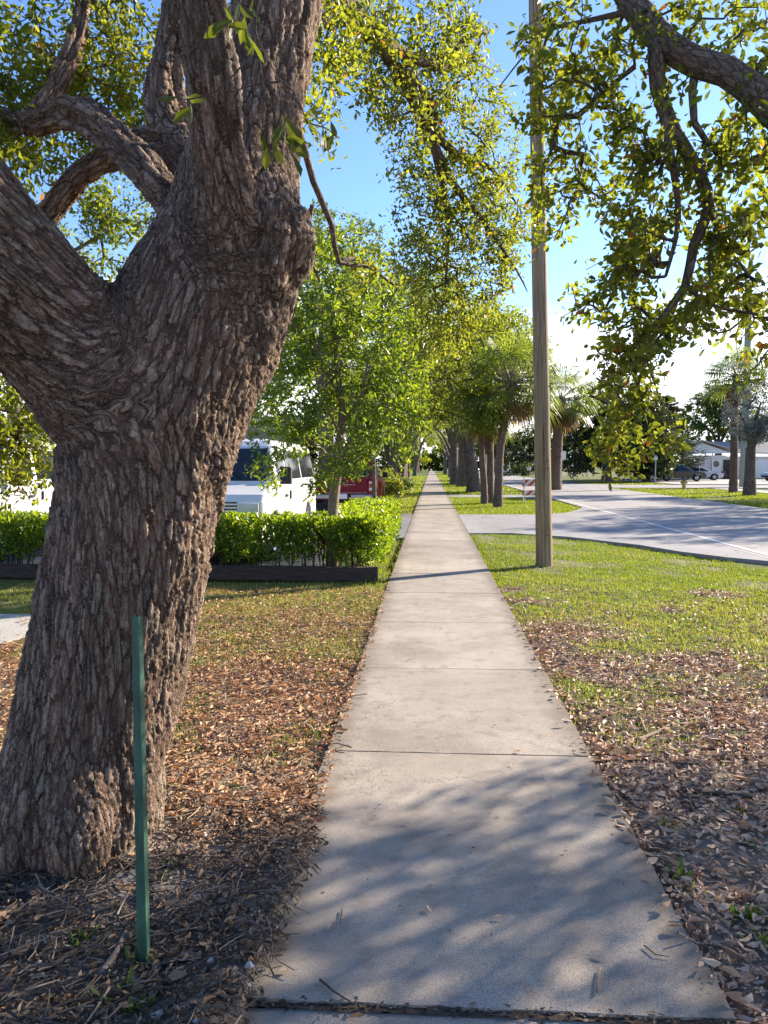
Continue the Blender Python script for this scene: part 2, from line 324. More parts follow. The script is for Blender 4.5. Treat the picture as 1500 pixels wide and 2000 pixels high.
nl = m.n('ShaderNodeSeparateXYZ', {0: p}); near_left = m.math('MULTIPLY', m.rng(nl.outputs[0], -.3, -.8), m.rng(nl.outputs[1], 3.6, 2.9)); dsd = m.n('ShaderNodeVectorMath', {0: m.maps(p, (.75, 1, 0)), 1: (-.62, 3.05, 0)}, operation='DISTANCE').outputs['Value']; sandy = m.rng(m.math('SUBTRACT', m.noise(p, 2.3, 4, .6).outputs['Fac'], m.math('MULTIPLY', dsd, .28)), .33, .46); soil = m.mix(m.math('MULTIPLY', near_left, .75), soil, m.mix(sandy, m.ramp(n2, [(.3, (.035, .027, .021)), (.7, (.13, .105, .085))]), m.ramp(n2, [(.3, (.20, .175, .15)), (.7, (.40, .36, .32))])))  # ground left of the near walk: dark humus with a pale sand patch
c = m.mix(m.rng(gr, .1, .75), soil, turf); hb = m.math('ADD', n2, m.math('MULTIPLY', n3, .5))
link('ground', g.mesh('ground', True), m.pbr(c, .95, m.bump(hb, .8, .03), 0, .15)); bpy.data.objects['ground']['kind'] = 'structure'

# ------------------------------------------------------------------ sidewalk: one slab per object
m = M('sidewalk_concrete'); p = m.pos()
big = m.noise(p, 1.3, 6, .6).outputs['Fac']; mid = m.noise(p, 9, 5, .6).outputs['Fac']; sp = m.noise(p, 260, 2, .5).outputs['Fac']; sp2 = m.noise(p, 700, 2, .5).outputs['Fac']
broom = m.noise(m.maps(p, (1.2, 60, 1)), 3, 3, .6).outputs['Fac']
c = m.ramp(big, [(.32, (.25, .208, .165)), (.5, (.385, .33, .27)), (.68, (.47, .41, .345))])
c = m.mix(m.rng(mid, .5, .72, 0, .75), c, (.24, .198, .155)); st = m.noise(p, 2.6, 5, .65, 1.2).outputs['Fac']; c = m.mix(m.rng(st, .56, .7, 0, .55), c, (.20, .16, .12)); crk = m.n('ShaderNodeTexVoronoi', {'Vector': m.n('ShaderNodeVectorMath', {0: p, 1: m.noise(p, 3, 5, .6).outputs['Color']}, operation='ADD').outputs[0], 'Scale': .42}, feature='DISTANCE_TO_EDGE').outputs['Distance']; c = m.mix(m.rng(crk, .0028, .0008, 0, .6), c, (.1, .08, .065))
c = m.mix(m.rng(sp, .5, .6, 0, .8), c, (.13, .115, .105)); c = m.mix(m.rng(sp2, .56, .7, 0, .7), c, (.58, .53, .48)); c = m.mix(m.rng(broom, .5, .7, 0, .3), c, (.25, .22, .195))
sx = m.n('ShaderNodeSeparateXYZ', {0: p}).outputs[0]
edge = m.math('ABSOLUTE', m.math('SUBTRACT', sx, (SW0 + SW1) / 2)); ew = m.math('ADD', edge, m.math('MULTIPLY', mid, .18))
c = m.mix(m.rng(ew, .62, .84, 0, .75), c, (.155, .125, .095))
sv = m.n('ShaderNodeTexVoronoi', {'Vector': p, 'Scale': 5.}, feature='F1').outputs['Distance']; c = m.mix(m.rng(sv, .05, .016, 0, .6), c, (.12, .1, .085))
oi = m.n('ShaderNodeObjectInfo').outputs['Random']; c = m.mix(1., c, m.mix(oi, (.80, .79, .78), (1.0, .985, .96)), 'MULTIPLY')
m_conc = m.pbr(c, .86, m.bump(m.math('ADD', m.math('MULTIPLY', sp, .7), m.math('ADD', m.math('MULTIPLY', broom, .45), m.math('MULTIPLY', sp2, .4))), .6, .003), 0, .25)
JOINTS = [ground(890, y)[1] for y in (1968, 1472, 1306, 1216, 1158)]
while JOINTS[0] > -3: JOINTS.insert(0, JOINTS[0] - 1.8)
while JOINTS[-1] < 40: JOINTS.append(JOINTS[-1] + 1.72)
walk = bpy.data.objects.new('sidewalk', None); COL.objects.link(walk); tag(walk, kind='structure')
far = Geo(); nj = len(JOINTS)
for k in range(nj - 1):
    a, b = JOINTS[k], JOINTS[k + 1]; gap = .012
    near = b < 2.6
    g = Geo(); bm = bmesh.new(); nx, ny = (36, 12) if near else (12, 14)
    bmesh.ops.create_grid(bm, x_segments=nx, y_segments=ny, size=.5)
    hx, hy = (SW1 - SW0), (b - a - gap * (2.2 if near else 1))
    for v in bm.verts:
        e = 1 if abs(v.co.x) > .499 else 0; f = 1 if abs(v.co.y) > .499 else 0
        v.co.x = v.co.x * hx; v.co.y = v.co.y * hy
        if e: v.co.x += random.uniform(-.009, .009)
        if f: v.co.y += random.uniform(-.0035, .0035) * (1.6 if near else 1)
        v.co.z = 0
    r = bmesh.ops.extrude_face_region(bm, geom=[e for e in bm.faces[:]])
    bmesh.ops.translate(bm, verts=[v for v in r['geom'] if isinstance(v, bmesh.types.BMVert)], vec=(0, 0, -.11))
    bmesh.ops.recalc_face_normals(bm, faces=bm.faces[:])
    g.bm(bm); o = g.build('slab', m_conc, walk)
    o.location = ((SW0 + SW1) / 2 + random.uniform(-.002, .002), (a + b) / 2, -.014 if b < 2.6 else random.uniform(-.001, .001)); o.rotation_euler = (random.uniform(-.0015, .0015), random.uniform(-.0015, .0015), random.uniform(-.001, .001))
g = Geo(); y0 = JOINTS[-1] + .004
g.box(((SW0 + SW1) / 2, (y0 + 420) / 2, -.056), (SW1 - SW0, 420 - y0, .11)); g.build('far_slab', m_conc, walk)
# ------------------------------------------------------------------ asphalt
def asphalt(name, c0, c1, sc=1.):
    m = M(name); p = m.pos(); a = m.noise(p, .7, 6, .6).outputs['Fac']; s = m.noise(p, 130, 2).outputs['Fac']; t = m.noise(m.maps(p, (1, .06, 1)), 1.3, 4).outputs['Fac']
    c = m.mix(m.rng(a, .3, .7), c0, c1); c = m.mix(m.rng(t, .45, .7, 0, .35), c, tuple(x * .7 for x in c0)); c = m.mix(m.rng(s, .5, .7, 0, .35), c, tuple(x * .45 for x in c0))
    ck = m.n('ShaderNodeTexVoronoi', {'Vector': m.n('ShaderNodeVectorMath', {0: p, 1: m.noise(p, 1.2, 4).outputs['Color']}, operation='ADD').outputs[0], 'Scale': .35}, feature='DISTANCE_TO_EDGE').outputs['Distance']
    c = m.mix(m.rng(ck, .012, .002, 0, .6), c, tuple(x * .4 for x in c0))
    return m.pbr(c, .85, m.bump(s, .5, .004), 0, .3)
m_road = asphalt('road_asphalt', (.25, .232, .222), (.32, .295, .28)); m_drive = asphalt('drive_asphalt', (.22, .21, .205), (.29, .275, .265)); m_lot = asphalt('lot_asphalt', (.13, .125, .125), (.19, .18, .175))
m_paleconc = plain('pale_concrete', (.36, .335, .30), .9, 0, .2, .2, 2.)
def sheet(name, pts, z, mat, th=.09, kind='structure'):
    g = Geo(); g.slab([(x, y, z) for x, y in pts], (0, 0, -1), th)
    o = g.build(name, mat); bm = bmesh.new(); bm.from_mesh(o.data); bmesh.ops.recalc_face_normals(bm, faces=bm.faces[:]); bm.to_mesh(o.data); bm.free()
    return tag(o, kind=kind)
RX0, RX1 = 5.75, 12.3
sheet('road', [(RX0, -60), (RX1, -60), (RX1, 500), (RX0, 500)], 0.0, m_road)
dn = [ground(px, py)[:2] for px, py in ((921, 1041), (1000, 1041), (1110, 1048), (1250, 1064), (1330, 1077), (1420, 1088))]
D0, D1 = dn[0][1], 25.0
sheet('driveway', [(SW1 + .006, D0)] + [tuple(q) for q in dn[1:]] + [(RX0 - .005, dn[-1][1] - .6), (RX0 - .005, 29.6), (5.2, 27.7), (4.5, 26.0), (3.4, 25.1), (SW1 + .006, D1)], -.002, m_drive)
sheet('second_driveway', [(SW1 + .01, 38.6), (4.6, 38.4), (RX0 - .005, 36.9), (RX0 - .005, 43.5), (4.8, 41.6), (SW1 + .01, 41.4)], -.004, m_drive)
sheet('parking_lot', [(-40, 12.0), (-1.75, 12.0), (-1.75, 16.4), (SW0 - .012, 16.9), (SW0 - .012, 25.0), (-2.6, 26.5), (-2.6, 34), (-40, 34)], -.004, m_lot)
# edge line painted along the kerbless road edge, and the yellow centre lines
m_white = plain('road_paint', (.50, .48, .45), .75, 0, .25, .35, 3.); m_yellow = plain('yellow_road_paint', (.55, .36, .06), .7, 0, .3, .25, 5.)
def line(name, x, y0, y1, w, mat): g = Geo(); g.slab([(x - w / 2, y0, .004), (x + w / 2, y0, .004), (x + w / 2, y1, .004), (x - w / 2, y1, .004)], (0, 0, 1), .002); tag(g.build(name, mat), kind='structure')
line('road_marking', 5.98, -20, 300, .13, m_white); line('road_marking', RX1 - .2, -20, 54, .12, m_white)
# the land across the road
m_sand = plain('sandy_ground', (.30, .26, .20), .95, 0, .1, .3, .8)
sheet('side_street', [(RX1 + .004, 55), (60, 55.5), (60, 62.5), (16, 63), (13.5, 66), (RX1 + .004, 70)], -.003, m_road)
sheet('far_pavement', [(19.2, 8), (20.9, 8), (20.9, 54), (19.2, 54)], -.006, m_paleconc)
sheet('house_driveway', [(20.5, 66), (46, 66), (46, 88.8), (20.5, 88.8)], -.008, m_paleconc)
sheet('concrete_pad', [(-12, 5.75), (-3.95, 6.15), (-3.78, 6.9), (-4.0, 7.9), (-12, 7.75)], .004, m_paleconc, .05)

# ------------------------------------------------------------------ what lies and grows on the ground
T8 = (np.array([(0, 0, 0), (-.36, .34, .05), (.36, .34, .05), (-.5, .68, .06), (.5, .68, .06), (0, 1, 0), (0, .34, 0), (0, .68, -.02)]), [np.array([(0, 6, 1), (0, 2, 6), (3, 7, 5), (7, 4, 5)]), np.array([(1, 6, 7, 3), (6, 2, 4, 7)])])
T2 = (np.array([(0, 0, 0), (.5, .52, .08), (0, 1, 0), (-.5, .52, .08)]), [np.array([(0, 1, 2), (0, 2, 3)])])
TG = (np.array([(-.5, 0, 0), (.5, 0, 0), (.4, .55, .04), (-.4, .55, .04), (0, 1, .16)]), [np.array([(3, 2, 4)]), np.array([(0, 1, 2, 3)])])
def leaves(g, P, D, N, L, Wd, tmpl, lv, curl=1.0):
    P = np.asarray(P, float); n = len(P); D = unit(D); X = unit(np.cross(D, N)); N = np.cross(X, D)
    t, F_ = tmpl; k = len(t); L = np.broadcast_to(L, (n,)); Wd = np.broadcast_to(Wd, (n,)); curl = np.broadcast_to(curl, (n,))
    V = P[:, None] + t[None, :, 0, None] * (X * Wd[:, None])[:, None] + t[None, :, 1, None] * (D * L[:, None])[:, None] + t[None, :, 2, None] * (N * (L * curl)[:, None])[:, None]
    off = np.arange(n)[:, None, None] * k
    g.add(V.reshape(-1, 3), [(f[None] + off).reshape(-1, f.shape[1]) for f in F_], lv=np.repeat(np.clip(lv, 0, 1), k))
def scatter(n, x0, x1, y0, y1, dens):
    x = rng.uniform(x0, x1, n); y = rng.uniform(y0, y1, n); k = rng.random(n) < dens(x, y); return x[k], y[k]
ex, ey = -1.45, 3.17                                            # the oak's foot
off_tree = lambda x, y: ((x - ex) ** 2 + (y - ey) ** 2 > .10)
off_walk = lambda x, y: (x < SW0 + .03 + creep(y) * .7) | (x > SW1 - .02)
def litter(name, mat, x, y, size, flat=1.0, tm=T8, orange=0):
    n = len(x); a = rng.uniform(0, 2 * PI, n); z = gh(x, y); z = np.where(z < -.1, .004, z) + rng.uniform(.004, .03, n)
    D = np.stack([np.cos(a), np.sin(a), rng.normal(0, .14, n)], -1); N = np.stack([rng.normal(0, .33, n), rng.normal(0, .33, n), np.full(n, flat) * np.where(rng.random(n) < .35, -1, 1)], -1)
    L = rng.normal(size, size * .27, n).clip(size * .4, size * 1.7); g = Geo()
    leaves(g, np.stack([x, y, z], -1), D, N, L, L * rng.uniform(.32, .5, n), tm, rng.beta(2.2, 2, n), rng.choice([-1., 1.], n) * rng.uniform(.3, 3.6, n))
    return tag(g.build(name, mat), kind='stuff')
lit_r = lambda x, y: off_walk(x, y) * (1 - .9 * sstep(.1, .8, green(x, y))) * sstep(13, 7.5, y) * (.3 + 1.0 * fbm(x * 1.5, y * 1.5, 61, 4))
x, y = scatter(60000, .86, 5.0, 1.1, 10.5, lit_r); litter('leaf_litter', m_litter, x, y, .05)
lit_l = lambda x, y: off_walk(x, y) * off_tree(x, y) * sstep(2.9, 3.6, y + .3 * (x + .6)) * (1 - .62 * sstep(.25, .8, green(x, y))) * (.3 + 1.0 * fbm(x * 1.5, y * 1.5, 65, 4))
x, y = scatter(52000, -4.2, -.5, 2.7, 10.0, lit_l); litter('leaf_litter', m_orange, x, y, .043)
bare = lambda x, y: .42 + .58 * sstep(.42, .6, fbm(x * 2.4, y * 2.4, 71, 3)) * (.25 + .75 * sstep(.12, .5, np.hypot((x + .85) / 1.3, y - 3.02)))
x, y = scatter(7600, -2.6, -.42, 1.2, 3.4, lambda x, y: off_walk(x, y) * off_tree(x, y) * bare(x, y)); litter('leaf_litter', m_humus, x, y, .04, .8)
x, y = scatter(900, -4.2, -.6, 7, 10.2, lambda x, y: .4 + 0 * x); litter('leaf_litter', m_litter, x, y, .045)
# dirt and crumbs packed into the wide joint at the near end
jy = JOINTS[[k for k in range(nj) if JOINTS[k] > 1.5][0]]; xx = np.linspace(SW0, SW1, 90); g = Geo(); rows = []
for q in np.linspace(-.022, .022, 6): rows.append(np.stack([xx, np.full(90, jy + q), -.022 + .02 * fbm(xx * 30, np.full(90, q * 60 + 3.), 101, 3) + .006 * vnoise(xx * 120, np.full(90, q * 200.), 103)], -1))
i = np.arange(5)[:, None] * 90; j = np.arange(89)[None]; g.add(np.concatenate(rows), [np.stack([i + j, i + j + 1, i + 90 + j + 1, i + 90 + j], -1).reshape(-1, 4)]); tag(g.build('joint_dirt', plain('joint_soil', (.085, .062, .045), .95, 0, .1, .5, 90.), smooth=True), kind='stuff')
n = 420; a = rng.uniform(0, 2 * PI, n); L = rng.uniform(.006, .03, n); g = Geo(); leaves(g, np.stack([rng.uniform(SW0, SW1, n), jy + rng.normal(0, .011, n), rng.uniform(-.012, .001, n)], -1), np.stack([np.cos(a), np.sin(a) * .5, rng.normal(0, .2, n)], -1), np.array((0, 0, 1.)) + rng.normal(0, .3, (n, 3)), L, L * .45, T2, rng.beta(1.5, 2.5, n), 1.); tag(g.build('joint_debris', m_humus), kind='stuff')
n = 1500; x = rng.uniform(SW0 + .04, SW1 - .02, n); y = rng.uniform(1.6, 9, n); kk = rng.random(n) < .25 + .75 * sstep(.45, .73, np.abs(x - (SW0 + SW1) / 2)); x = x[kk]; y = y[kk]; n = len(x); a = rng.uniform(0, 2 * PI, n); L = rng.exponential(.006, n).clip(.003, .018); g = Geo(); leaves(g, np.stack([x, y, np.full(n, .002)], -1), np.stack([np.cos(a), np.sin(a), rng.normal(0, .1, n)], -1), np.array((0, 0, 1.)) + rng.normal(0, .2, (n, 3)), L, L * .5, T2, rng.beta(1.5, 2.5, n), 1.); tag(g.build('sidewalk_crumbs', m_humus), kind='stuff')
# crushed leaf crumbs that mat the litter together
x, y = scatter(70000, .86, 5.0, 1.1, 8.5, lambda x, y: lit_r(x, y) * .9); litter('leaf_crumbs', m_litter, x, y, .019, 1., T2)
x, y = scatter(70000, -4.0, -.45, 2.9, 8.5, lambda x, y: off_walk(x, y) * off_tree(x, y) * (1 - .6 * green(x, y)) * .8); litter('leaf_crumbs', m_orange, x, y, .019, 1., T2)
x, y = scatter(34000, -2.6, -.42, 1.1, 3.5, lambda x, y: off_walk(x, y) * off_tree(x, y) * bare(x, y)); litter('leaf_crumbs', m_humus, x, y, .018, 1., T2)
def twigs(name, n, x0, x1, y0, y1, dens, lmin, lmax, r, mat):
    x, y = scatter(n, x0, x1, y0, y1, dens); g = Geo()
    for a, b in zip(x, y):
        L = random.uniform(lmin, lmax); t = random.uniform(0, 2 * PI); k = 4; s = np.linspace(-.5, .5, k) * L; bend = random.uniform(-.25, .25) * L
        px = a + s * math.cos(t) - bend * (s / L) ** 2 * 4 * math.sin(t) * .3; py = b + s * math.sin(t) + bend * (s / L) ** 2 * 4 * math.cos(t) * .3
        zz = gh(px, py); zz = np.where(zz < -.1, .003, zz); g.tube(np.stack([px, py, zz + random.uniform(.006, .03) + s * random.uniform(-.1, .1)], -1), r * random.uniform(.5, 1.4) * np.linspace(1.2, .6, k), 4, False, transport=False)
    return tag(g.build(name, mat), kind='stuff')
twigs('twig_litter', 1900, -2.6, -.45, 1.2, 3.6, lambda x, y: off_walk(x, y) * off_tree(x, y), .05, .2, .0024, m_twig)
twigs('twig_litter', 700, -2.6, -.45, 1.2, 3.4, lambda x, y: off_walk(x, y) * off_tree(x, y), .04, .2, .0028, m_stick)
twigs('twig_litter', 1300, -3.6, -.5, 3.4, 8, lambda x, y: off_walk(x, y) * 1., .06, .3, .003, m_stick)
twigs('twig_litter', 800, .9, 4.0, 1.2, 7, lambda x, y: off_walk(x, y) * (1 - green(x, y)), .06, .3, .003, m_stick)
# pale pebbles and shell grit by the foot of the oak
bm = bmesh.new(); bmesh.ops.create_icosphere(bm, subdivisions=1, radius=1); g0 = Geo(); g0.bm(bm); pv, pf = g0.V[0], g0.Fs[0]
x, y = scatter(1500, -2.4, -.45, 1.3, 3.3, lambda x, y: off_walk(x, y) * off_tree(x, y) * sstep(.45, .6, fbm(x * 3, y * 3, 81, 2))); n = len(x); g = Geo()
r = rng.exponential(.0048, n).clip(.003, .02); sc = rng.uniform(.7, 1.2, (n, 1, 3)) * r[:, None, None] * np.array((1, 1, .7)); V = pv[None] * sc + rng.normal(0, .12, (n, len(pv), 3)) * r[:, None, None] + np.stack([x, y, gh(x, y) + r * .5], -1)[:, None]
g.add(V.reshape(-1, 3), [(pf[None] + np.arange(n)[:, None, None] * len(pv)).reshape(-1, 3)]); tag(g.build('pebbles', plain('pebble', (.42, .39, .35), .85, 0, .2, .3, 40.), smooth=True), kind='stuff')
# grass, blade by blade
def grass(name, n, x0, x1, y0, y1, dens, h, w, dryf):
    x, y = scatter(n, x0, x1, y0, y1, dens); k = len(x); a = rng.uniform(0, 2 * PI, k); lean = rng.uniform(.25, 1.3, k)
    D = np.stack([np.cos(a) * lean, np.sin(a) * lean, np.ones(k)], -1); N = np.stack([np.cos(a), np.sin(a), -lean * .3], -1) + rng.normal(0, .3, (k, 3))
    L = rng.normal(h, h * .3, k).clip(h * .4, h * 2); g = Geo(); lv = rng.beta(2, 2.6, k) * .5 + .5 * np.clip(dryf(x, y) + rng.normal(0, .2, k), 0, 1)
    leaves(g, np.stack([x, y, gh(x, y) - .004], -1), D, N, L, w * rng.uniform(.7, 1.3, k), TG, lv, -1.)
    return tag(g.build(name, m_grass), kind='stuff')
okr = lambda x, y: (x < np.interp(y, [q[1] for q in dn][::-1], [q[0] for q in dn][::-1])) | (y < 12.6)
clump = lambda x, y, s: .35 + .9 * fbm(x * 5, y * 5, s, 2)
grass('grass', 165000, .87, 5.75, 3.2, D0 - .06, lambda x, y: green(x, y) ** 1.3 * okr(x, y) * (x < 5.7) * sstep(.35, .6, clump(x, y, 91)) * np.clip(12 / y, .5, 1), .036, .008, dry)
grass('grass', 85000, -5.5, -.56, 3.6, 10.4, lambda x, y: green(x, y) * clump(x, y, 93) * .9, .042, .006, dry)
strip = lambda x, y: 1.0 * (((y > 25.3) & (y < 38.3)) | (y > 41.6)) * (x < np.interp(y, [25, 26, 27.7, 29.6, 35, 37], [3.2, 4.4, 5.1, 5.7, 5.7, 4.6]))
grass('grass', 42000, .9, 5.7, 25.2, 38.4, strip, .07, .02, lambda x, y: .2 + 0 * x)
grass('grass', 16000, .9, 5.7, 41.6, 70, lambda x, y: .8 + 0 * x, .08, .035, lambda x, y: .3 + 0 * x)
grass('grass', 30000, RX1 + .05, 19.1, 22, 54.5, lambda x, y: 1.0 * sstep(.3, .5, fbm(x * .6, y * .6, 95, 3)), .08, .035, lambda x, y: .28 + 0 * x)
grass('grass', 7000, RX1 + 1.5, 20, 66.5, 76, lambda x, y: .9 + 0 * x, .09, .05, lambda x, y: .2 + 0 * x)
grass('grass', 9000, -2.0, -.6, 25.2, 45, lambda x, y: .9 * (x > -1.6 + .4 * np.sin(y)), .08, .02, lambda x, y: .5 + 0 * x)
grass('grass', 12000, -3.2, -.62, 45, 120, lambda x, y: .9 + 0 * x, .1, .06, lambda x, y: .35 + 0 * x)
grass('grass', 12000, .92, 5.7, 70, 150, lambda x, y: .9 + 0 * x, .1, .07, lambda x, y: .3 + 0 * x)
grass('grass', 2600, -.98, -.56, 10.2, 16.8, lambda x, y: .8 + 0 * x, .06, .008, lambda x, y: .5 + 0 * x)
# ------------------------------------------------------------------ trees
def grow(mains, attr, r_tip=.003, step=.12, sag=.15, jitter=.10, expo=.5, reach=.45, parents=None):
    """Joins every point of attr to the nearest branch; returns (chains, tips, tip directions)."""
    pos = []; par = []; rad = []; tan = []
    for P, R in mains:
        for i_ in range(len(P)): pos.append(P[i_]); par.append(len(pos) - 2 if i_ else -1); rad.append(R[i_]); tan.append(unit(P[min(i_ + 1, len(P) - 1)] - P[max(i_ - 1, 0)]))
    nm = len(pos); cap = nm + len(attr) * 40; A = np.zeros((cap, 3)); A[:nm] = pos; n = nm
    d0 = np.array([np.min(((A[:nm] - a) ** 2).sum(1)) for a in attr]); chains = []; tips = []; tdir = []
    for k in np.argsort(d0):
        a = attr[k]; d2 = ((A[:n] - a) ** 2).sum(1); j = int(np.argmin(d2)); d = math.sqrt(d2[j])
        if d < 1e-4: continue
        p0 = A[j]; u = (a - p0) / d; t0 = unit(tan[j] * reach + u); c = p0 + t0 * d * .5 + rng.normal(0, jitter, 3) * d * .5 + np.array((0, 0, sag)) * d * .5
        m_ = max(2, min(14, int(math.ceil(d / step)))); t = np.linspace(0, 1, m_ + 1)[:, None]
        pts = (1 - t) ** 2 * p0 + 2 * t * (1 - t) * c + t * t * a; pts[1:-1] += rng.normal(0, jitter * step * .35, (m_ - 1, 3)) if m_ > 1 else 0
        ids = [j]
        for q in range(1, m_ + 1):
            if n >= cap: break
            A[n] = pts[q]; par.append(ids[-1]); rad.append(0.); tan.append(unit(pts[q] - pts[q - 1])); ids.append(n); n += 1
        chains.append(ids); tips.append(a); tdir.append(unit(pts[-1] - pts[-2]))
    cnt = np.zeros(n)
    for ids in chains: cnt[ids[-1]] += 1
    for v in range(n - 1, nm - 1, -1):
        if par[v] >= 0: cnt[par[v]] += cnt[v]
    R = np.array(rad[:n] + [0] * (n - len(rad)))
    R[nm:] = r_tip * np.maximum(cnt[nm:], 1) ** expo
    out = []
    for ids in chains:
        r = R[ids].copy(); r[0] = min(R[ids[0]], r[1] * 1.15); out.append((A[ids], r))
    return out, np.array(tips), np.array(tdir)
def branch_mesh(g, chains, sides=5, rmin=0.):
    for P, R in chains:
        if R.max() < rmin: continue
        g.tube(P, np.maximum(R, .0008), sides if R[0] > .006 else 4, False, transport=False)
def cluster(g, tips, dirs, K, tw, L, asp, tmpl, spread=.9, droop=.15, lv0=None, upb=.7, Lvar=.22, lvr=(.05, .9), curl=1.):
    n = len(tips); cl = rng.uniform(0, 1, n) if lv0 is None else lv0
    k = np.tile(np.arange(K), n); T = np.repeat(tips, K, 0); D = np.repeat(dirs, K, 0); N = n * K
    ref = unit(np.cross(D, rng.normal(size=(N, 3)))); rad = ref
    s = rng.uniform(-1, .12, N) * tw
    P = T + D * s[:, None] + rng.normal(0, tw * .28, (N, 3))
    ld = unit(rad * spread + D * .65 + rng.normal(0, .3, (N, 3)) - np.array((0, 0, droop)))
    nn = unit(np.array((0, 0, upb)) + rng.normal(0, .55, (N, 3)) + D * .2)
    ll = rng.normal(L, L * Lvar, N).clip(L * .45, L * 1.6)
    lv = np.clip(lvr[0] + (lvr[1] - lvr[0]) * (.45 * np.repeat(cl, K) + .55 * rng.random(N)), 0, 1)
    rare = rng.random(N) < .012; lv = np.where(rare, rng.uniform(.95, 1, N), lv)
    leaves(g, P, ld, nn, ll, ll * asp, tmpl, lv, curl)
def blob(px, py, Y, rx, ry, rd, n):                     # cluster points in an ellipsoid of the place
    c = at(px, py, Y); u = unit(rng.normal(size=(n, 3))) * rng.random((n, 1)) ** (1 / 2.4)
    return c + u[:, :1] * (rx / F * Y) + u[:, 1:2] * np.array((0, rd, 0)) + u[:, 2:] * np.array((0, 0, ry / F * Y))
def lobe(c, r, n, hollow=.45):
    u = unit(rng.normal(size=(n, 3))); q = rng.uniform(hollow ** 3, 1, (n, 1)) ** (1 / 3); return np.array(c) + u * q * np.array(r)

# ---------------- the great oak by the sidewalk
foot = ground(150, 1665)
oak = thing('oak_tree', 'massive live oak with deeply furrowed bark forking beside the sidewalk behind a green stake', 'tree', tuple(foot))
limbs = []
def L_(*pts): limbs.append(smooth_path(*path(*pts), .06)); return limbs[-1]
tr = L_((85, 1860, 3.16, 400), (122, 1720, 3.16, 362), (148, 1600, 3.16, 336), (177, 1450, 3.16, 314), (207, 1330, 3.16, 308), (235, 1190, 3.16, 306), (262, 1050, 3.16, 312), (285, 900, 3.16, 328), (318, 780, 3.17, 345), (375, 650, 3.2, 340), (428, 540, 3.25, 305), (452, 450, 3.28, 272), (462, 350, 3.3, 225), (485, 250, 3.36, 185), (515, 130, 3.46, 158), (545, 0, 3.56, 160), (570, -150, 3.7, 150), (600, -420, 4.1, 120), (660, -700, 4.6, 90))
lf = L_((290, 850, 3.14, 300), (200, 735, 3.05, 300), (95, 635, 2.93, 272), (0, 525, 2.8, 290), (-150, 350, 2.6, 285), (-350, 120, 2.35, 250), (-600, -100, 2.2, 200))
fr = L_((446, 640, 3.14, 190), (441, 540, 3.07, 172), (434, 430, 2.96, 134), (425, 320, 2.86, 106), (413, 220, 2.79, 98), (405, 110, 2.74, 94), (393, 0, 2.7, 86), (375, -200, 2.62, 78), (340, -500, 2.5, 60))
lb = L_((395, 500, 3.3, 120), (333, 400, 3.36, 64), (275, 325, 3.5, 56), (205, 255, 3.7, 56), (140, 220, 3.9, 60), (60, 240, 4.1, 48), (-40, 215, 4.3, 40), (-200, 150, 4.6, 30))
bb = L_((440, 450, 3.5, 150), (345, 275, 3.9, 78), (322, 180, 4., 64), (332, 90, 4.1, 64), (350, 10, 4.2, 66), (370, -100, 4.4, 60), (420, -300, 4.8, 44))
bl = L_((350, 280, 3.85, 70), (270, 290, 4.0, 60), (180, 325, 4.2, 52), (110, 395, 4.3, 48), (60, 470, 4.4, 45), (20, 560, 4.6, 36))
ub = L_((60, 240, 4.1, 44), (120, 150, 4.3, 36), (155, 60, 4.5, 32), (170, -60, 4.8, 28))
bu = L_((520, 480, 3.17, 190), (556, 440, 3.14, 96))
b2 = L_((500, 520, 3.1, 150), (552, 480, 3.1, 78))
roots = []
for a_, l_ in ((-1.3, .40), (-2.2, .45), (3.0, .5), (1.8, .5)):
    c_ = np.array((foot[0] + .0, 3.16, .0)); d_ = np.array((math.cos(a_), math.sin(a_), 0)); roots.append(smooth_path([c_ + d_ * .18 + (0, 0, .5), c_ + d_ * .30 + (0, 0, .16), c_ + d_ * l_ * .78 + (0, 0, -.03), c_ + d_ * l_ + (0, 0, -.12)], [.15, .13, .10, .06], .05))
g = Geo()
for P_, R_ in limbs + roots:
    g.tube(P_, R_, 22, True)
    for e_ in (0, -1):
        bm = bmesh.new(); bmesh.ops.create_icosphere(bm, subdivisions=3, radius=R_[e_] * .98); g.bm(bm, P_[e_])
tmp = bpy.data.objects.new('tmp', Geo.mesh(g, 'tmp')); COL.objects.link(tmp)
tmp.data.attributes.remove(tmp.data.attributes['bark'])
md = tmp.modifiers.new('r', 'REMESH'); md.mode = 'VOXEL'; md.voxel_size = .0105
ms = tmp.modifiers.new('s', 'SMOOTH'); ms.factor = .5; ms.iterations = 14
dg = bpy.context.evaluated_depsgraph_get(); me = bpy.data.meshes.new_from_object(tmp.evaluated_get(dg)); bpy.data.objects.remove(tmp)
nv = len(me.vertices); V = np.zeros(nv * 3); me.vertices.foreach_get('co', V); V = V.reshape(-1, 3)
